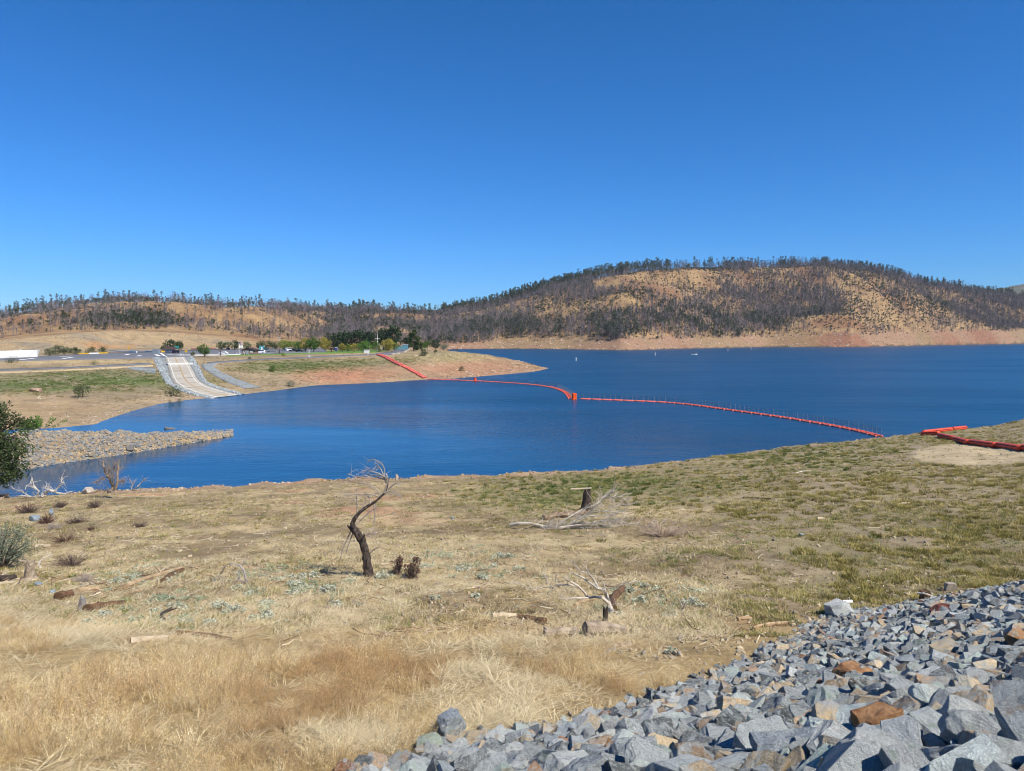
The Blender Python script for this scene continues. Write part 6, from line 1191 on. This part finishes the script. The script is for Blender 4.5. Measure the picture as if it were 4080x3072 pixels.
stump(2334, 2036, 88, 40, DARKB, 'upright broken dark stump near the water with a plank on top', .05); stump(118, 2308, 76, 42, mat('weathered_log', '8d7d6c'), 'grey weathered stump at the left edge', .1); stump(326, 2432, 52, 34, mat('grey_stump', '8f8880', .3, 4.0, .95, bump=.6), 'jagged grey stump beside the rotten dark log', .1); stump(2412, 2484, 66, 26, DARKB, 'dark short stump under the bleached fallen branch'); stump(3690, 2402, 54, 50, BROWNW, 'hollow burnt orange stump behind the riprap', -.1)
b = gp(2334, 2036); z = 92 / F * b.y; o = MB().box((0, 0, 0), (1.55, .22, .06)).build('plank', PALEW); o.location = (b.x - .35, b.y, b.z + z); o.rotation_euler = (0, -.03, .1); tag(o, 'pale plank lying across the top of the upright stump', 'plank')
# bleached branches
def dead_branch(label, zz, stems, radii, Y, m, ntw, L, name='dead_branch', droop=0.0, bias=None, seed=1, yj=.25, tw=.008, dep=1):
    base = at(*zz([stems[0][0]])[0], Y); rnd = random.Random(seed); t = thing(name, label, 'branch', base)
    for i, (st_, r) in enumerate(zip(stems, radii)):
        pts = local(path(zz(st_), Y, yj, rnd), base)
        if i == 0: pts[0] = Vector((0, 0, 0))
        pts = [p if hz(base.x + p.x, base.y + p.y) - base.z < p.z else Vector((p.x, p.y, hz(base.x + p.x, base.y + p.y) - base.z + r * .7)) for p in pts]
        mb = MB(); n_ = len(pts); mb.tube(pts, [max(tw, r * (1 - .8 * k / n_)) for k in range(n_)], 6, True); twigs(mb, pts, tw, ntw, L, rnd, droop, bias, dep); mb.build('branch' if i else 'main_stem', m, t)
    return t
Yb = gp(2420, 2462).y
dead_branch('bleached white fallen branch with upward forks beside the short dark stump', Z8, [[(1120, 1230), (1095, 1160), (1075, 1080), (1055, 1035)], [(1090, 1150), (1040, 1105), (980, 1100), (920, 1110), (830, 1110), (680, 1115)], [(920, 1105), (890, 1060), (840, 1010), (760, 965), (715, 930)], [(840, 1010), (740, 998), (650, 995)], [(740, 998), (640, 1015), (545, 1020), (470, 1040), (400, 1010), (335, 982), (275, 990)], [(1060, 1040), (1000, 1030), (940, 985), (870, 935), (800, 908)], [(1010, 1030), (970, 960), (930, 905), (900, 860)], [(930, 905), (855, 885), (785, 800)], [(1060, 1040), (1052, 985)], [(1065, 1040), (1180, 1005), (1260, 985), (1315, 965)], [(1120, 1170), (1165, 1150), (1225, 1180)], [(640, 1015), (580, 1075)], [(590, 1005), (580, 930)], [(655, 980), (655, 920)]], [.09, .055, .05, .03, .022, .06, .05, .02, .03, .016, .022, .014, .012, .01], Yb, GREYW, 4, .35, seed=21, tw=.012)
Ys = gp(2150, 2105).y
st8 = [[(280, 505), (350, 490), (430, 488), (500, 500), (560, 535), (640, 570), (760, 575), (880, 570)], [(500, 500), (600, 525), (700, 520), (800, 495), (900, 480)], [(640, 530), (760, 440), (880, 370), (960, 345), (1040, 290), (1100, 240), (1135, 228)], [(740, 540), (840, 450), (940, 400), (1060, 390), (1180, 340), (1280, 330)], [(760, 500), (900, 430), (1040, 420), (1180, 400), (1300, 420)], [(700, 520), (860, 500), (1020, 470), (1160, 460), (1270, 500)], [(640, 570), (800, 560), (960, 540), (1100, 560), (1200, 600)], [(560, 535), (600, 600), (585, 620)], [(640, 570), (670, 600), (650, 640)], [(900, 480), (1040, 500), (1160, 520), (1250, 560)], [(960, 345), (1060, 280), (1170, 270), (1230, 300)], [(1250, 520), (1340, 530), (1440, 545), (1530, 572)], [(900, 430), (1000, 330), (1050, 270)]]
dead_branch('big fallen branch with a fan of pale bare twigs in front of the broken stump', Z8, st8, [.11, .08, .05, .045, .04, .04, .04, .03, .03, .03, .03, .03, .03], Ys, GREYW, 22, 1.1, seed=22, yj=.5, tw=.024, bias=(.5, 0, .1))
Yd = gp(150, 1985, y0=30).y
dead_branch('bleached white driftwood with tangled branches at the left water edge', Z1, [[(460, 1330), (490, 1300), (520, 1275), (560, 1260), (640, 1290), (720, 1300), (790, 1270)], [(470, 1325), (410, 1330), (430, 1270), (400, 1240), (340, 1215), (290, 1210), (280, 1250)], [(400, 1240), (370, 1200), (355, 1120), (330, 1190)], [(430, 1335), (330, 1330), (270, 1290), (220, 1260), (180, 1255), (130, 1240)], [(600, 1280), (640, 1230), (690, 1180), (715, 1170)], [(650, 1225), (685, 1180), (682, 1110)], [(560, 1260), (500, 1230), (515, 1200)], [(330, 1330), (250, 1320), (170, 1325)], [(600, 1270), (570, 1230), (545, 1215)]], [.20, .13, .08, .08, .07, .05, .04, .09, .04], Yd, GREYW, 7, .9, seed=23, yj=.4, tw=.03)
log('driftwood_log', 'dark jagged log under the bleached driftwood at the left edge', (28, 1985), (64, 1965), .3, .2, DARKB, y0=30)
Yq = gp(445, 1985, y0=30).y
dead_branch('standing dead shrub with two thick stems at the water edge', Z1, [[(1250, 1265), (1240, 1200), (1200, 1110), (1165, 1070), (1150, 1000), (1140, 930)], [(1280, 1255), (1300, 1160), (1300, 1060), (1315, 950)], [(1265, 1260), (1255, 1180), (1245, 1100)], [(1200, 1110), (1130, 1130), (1060, 1175)], [(1290, 1180), (1340, 1160), (1380, 1150)], [(1230, 1170), (1210, 1080), (1215, 1020)], [(1230, 1250), (1130, 1260), (1060, 1270)], [(1300, 1060), (1265, 1030), (1260, 980)]], [.13, .11, .06, .04, .04, .04, .03, .03], Yq, mat('split_brown_stem', '9a8468', .3, 4.0, .95), 34, 1.0, name='dead_shrub', seed=24, yj=.4, tw=.02)
dead_branch('low spiky dead branch right of the standing dead shrub', Z1, [[(1450, 1262), (1470, 1200), (1430, 1130), (1418, 1095)], [(1450, 1262), (1520, 1220), (1570, 1170), (1610, 1125)], [(1450, 1262), (1530, 1255), (1610, 1262)]], [.05, .05, .05], Yq, TWIGP, 9, .7, seed=25, tw=.028)
Ya = gp(975, 2325).y
dead_branch('arched grey branch standing in the grass left of the dead tree', Z6, [[(2175, 945), (2165, 900), (2150, 820), (2110, 780), (2060, 765), (2005, 768)], [(2170, 940), (2100, 900), (2120, 840)], [(2110, 895), (2060, 935), (1980, 945), (1900, 940), (1885, 900)], [(1990, 780), (1950, 850), (1900, 900), (1880, 910)], [(2140, 790), (2145, 735)]], [.05, .03, .025, .018, .016], Ya, mat('silver_branch', 'a9a19b', .2), 5, .3, seed=26, tw=.014)
Yc = gp(2725, 2440).y
dead_branch('small bleached twisted stick at the right of the fallen branch', Z8, [[(1700, 1280), (1715, 1200), (1690, 1150), (1660, 1095)], [(1712, 1200), (1725, 1150), (1710, 1120)]], [.035, .025], Yc, GREYW, 3, .15, seed=27, tw=.010)
dead_branch('curved pale stick across the burnt orange stump', lambda l: l, [[(3655, 2362), (3690, 2366), (3730, 2380), (3770, 2402)], [(3690, 2366), (3676, 2360)]], [.035, .02], gp(3690, 2402).y - .5, GREYW, 1, .1, seed=28, tw=.008)
dead_branch('bent bleached sticks over the dark twig heap', Z6, [[(650, 400), (655, 365), (690, 350), (700, 375), (740, 380), (800, 375)], [(640, 480), (655, 420), (650, 380)], [(560, 500), (540, 460), (480, 380), (450, 310)], [(720, 470), (760, 430), (800, 390)]], [.022, .018, .018, .016], gp(302, 2085).y, TWIGP, 3, .25, seed=29, tw=.014)
# silvery green plants
SIL = mat('silver_green_leaves', 'b2b596', .2, 5.0, .9, trans=.15, c2='d2d2bc')
def silver(px, py, wpx, label, group):
    b = gp(px, py); w = wpx / F * b.y; rnd = random.Random(int(px * 3 + py)); t = thing('silver_plant', label, 'plant', b, rnd.uniform(0, 6), group); cs = []
    for i in range(9): a = rnd.uniform(0, 6.28); s = rnd.random() ** .5; cs.append(((math.cos(a) * s * w * .4, math.sin(a) * s * w * .4, w * .22 * (1.1 - s * .6)), w * .15))
    V, Fq = leaf_quads(rnd, cs, .045, 26, 1.0, .5); MB().add(V, Fq).build('leaves', SIL, t); mb = MB()
    for c, _ in cs: mb.tube([(0, 0, -.05), (c[0] * .5, c[1] * .5, c[2] * .7), c], .006, 3, False)
    mb.build('stems', mat('plant_stems', '76805f', .2), t)
for (lb, gpn), pts in {('low silvery green plant left of and below the leaning dead tree', 'silvery plants below the dead tree'): [(1306, 2357, 70), (1334, 2416, 58), (1429, 2413, 36), (1166, 2337, 60), (1172, 2366, 50), (1056, 2406, 50), (1087, 2464, 90), (1005, 2474, 56), (990, 2370, 36), (1250, 2300, 60), (1100, 2320, 60), (1200, 2310, 70)], ('low silvery green plant right of the two dry brown bushes', 'silvery plants right of the dry bushes'): [(1531, 2300, 66), (1844, 2273, 56), (1926, 2306, 52), (1893, 2380, 40), (1980, 2226, 66), (1740, 2388, 44), (1694, 2262, 44), (1970, 2258, 34), (2030, 2224, 50)],
        ('low silvery green plant around the bleached fallen branch', 'silvery plants around the bleached branch'): [(2510, 2356, 52), (2553, 2397, 60), (2663, 2460, 56), (2755, 2412, 80), (2467, 2455, 50), (2671, 2600, 44), (2800, 2420, 40), (2570, 2340, 40)], ('low silvery green plant among the logs on the left bank', 'silvery plants among the logs'): [(407, 2458, 62), (344, 2490, 56), (628, 2447, 60), (705, 2425, 66), (927, 2445, 90), (880, 2425, 70), (832, 2490, 56), (746, 2488, 56), (271, 2512, 34), (640, 2480, 40), (560, 2330, 44), (470, 2320, 50), (540, 2300, 40)]}.items():
    for px, py, w_ in pts: silver(px, py, w_ * 1.25, lb, gpn)
o = green_bush(500, 2445, 26, 34, LEAF['lime'], 'small yellow green leafy weed among the silvery plants', 200, .03, seed=31, name='weed', cat='plant', stems=5)
# stones worth naming
def stone(px, py, dpx, dims, c, label, seed, y0=8, det=1, sink=.1):
    b = gp(px, py, y0=y0); r = dpx / F * b.y / 2; o = bpy.data.objects.new('boulder', rock_mesh('boulder', seed, dims, 16, det, mat('stone_' + c, c, .2, 1.5, .9, bump=.4))); COL.objects.link(o); o.location = b + Vector((0, 0, r * dims[2] * (.9 - sink))); o.scale = [r] * 3; o.rotation_euler = (0, 0, seed); return tag(o, label, 'boulder')
stone(3786, 2352, 42, (1, .8, .8), '9a8f80', 'round lichen stained boulder above the riprap at right', 801); stone(1580, 1912, 20, (.6, .5, 1.3), 'b39c88', 'left one of two upright stones on the bank rim', 802, 40); stone(1630, 1908, 20, (.5, .5, 1.7), '8d7f76', 'right one of two upright stones on the bank rim', 803, 40); stone(140, 2075, 40, (1, .7, .6), '7f8a90', 'blue grey stone by the brown dry bush at left', 804); stone(205, 2052, 26, (.6, .5, 1.1), '7b868c', 'upright blue grey stone behind the brown dry bush', 805); stone(205, 2362, 26, (1, .7, .4), '8b9aa2', 'flat bluish stone left of the round log end', 806); stone(150, 2332, 30, (1, .7, .4), '7d8a94', 'flat bluish stone below the grey weathered stump', 807)
stone(1805, 2068, 20, (1, .7, .5), '7d8588', 'grey stone on the turf right of the dead tree', 808); stone(3196, 2136, 24, (1, .8, .5), '8a9296', 'blue grey stone on the right turf', 809); stone(2585, 2470, 24, (1, .8, .7), '8c7f72', 'brown stone near the small twisted stick', 810); stone(2712, 2555, 26, (.8, .8, .9), 'a59a88', 'pale round stone above the riprap edge', 811); stone(440, 1962, 26, (1, .8, .7), '8d8378', 'grey stone under the standing dead shrub', 812, 30); stone(350, 1966, 60, (1, .8, .4), 'b3a898', 'flat pale slab at the water edge left of the dead shrub', 813, 30)
b = gp(3376, 2405); o = MB().tube([(-.16, 0, .06), (.16, 0, .06)], .06, 12).build('pipe_piece', PAINT); o.location = b; o.rotation_euler = (0, 0, .1); tag(o, 'short white pipe piece lying by the riprap', 'pipe')
# flat slabs and birds on the spit
for i, (px, py, w_, lb) in enumerate([(676, 1718, 44, 'dark slab on the crest of the spit'), (560, 1724, 44, 'stacked flat slab below the leggy bush on the spit'), (515, 1790, 40, 'tan block at the waterline of the spit'), (350, 1815, 40, 'dark cleft rock at the foot of the spit')]):
    b = gp(px, py, y0=100); r = w_ / F * b.y / 2; o = bpy.data.objects.new('slab', rock_mesh('slab', 830 + i, (1, .7, .4), 5, 0, mat('spit_slab_%d' % (i % 2), ('6f6a64', 'a8977c')[i % 2], .2, 1.0, .9))); COL.objects.link(o); o.location = b + Vector((0, 0, r * .2)); o.scale = [r] * 3; o.rotation_euler = (0, .1, i); tag(o, lb, 'rock')
BIRD = mat('bird_dark', '33302c', .15)
bm_ = MB(); bm_.lathe([(.02, -.30), (.12, -.18), (.16, 0), (.13, .16), (.04, .27)], 8); V = [(z, x, y + .22) for x, y, z in bm_.v]; bd = MB().add(V, bm_.f); bd.tube([(.2, 0, .28), (.27, 0, .42), (.28, 0, .52)], [.05, .035, .04], 6); bd.tube([(.25, 0, .53), (.33, 0, .54), (.39, 0, .53)], [.05, .045, .01], 6); bd.tube([(0, .04, 0), (0, .04, .12)], .015, 4); bd.tube([(0, -.04, 0), (0, -.04, .12)], .015, 4); bmesh_ = bd.mesh('goose', BIRD, True)
for i, px in enumerate([391, 401, 408, 436, 446, 456, 466, 485]):
    b = gp(px, 1706, y0=110); o = bpy.data.objects.new('goose', bmesh_); COL.objects.link(o); o.location = b; o.rotation_euler = (0, 0, i * 2.3); tag(o, 'dark goose standing on the crest of the rocky spit', 'goose', 'geese on the spit')

# ------------------------------------------------------------------ the air between here and the far hills
hm = bpy.data.materials.new('haze_air'); hm.use_nodes = True; ht = hm.node_tree; ht.nodes.clear(); ho = ht.nodes.new('ShaderNodeOutputMaterial'); pv = ht.nodes.new('ShaderNodeVolumePrincipled')
pv.inputs['Color'].default_value = (.72, .84, 1.0, 1); pv.inputs['Density'].default_value = HAZE; pv.inputs['Anisotropy'].default_value = 0.0; ht.links.new(pv.outputs[0], ho.inputs['Volume'])
hb = MB().box((0, 2800, 200), (13600, 5800, 440)).build('haze', hm); tag(hb, 'thin blue air haze over the lake and hills', None, None, 'stuff')
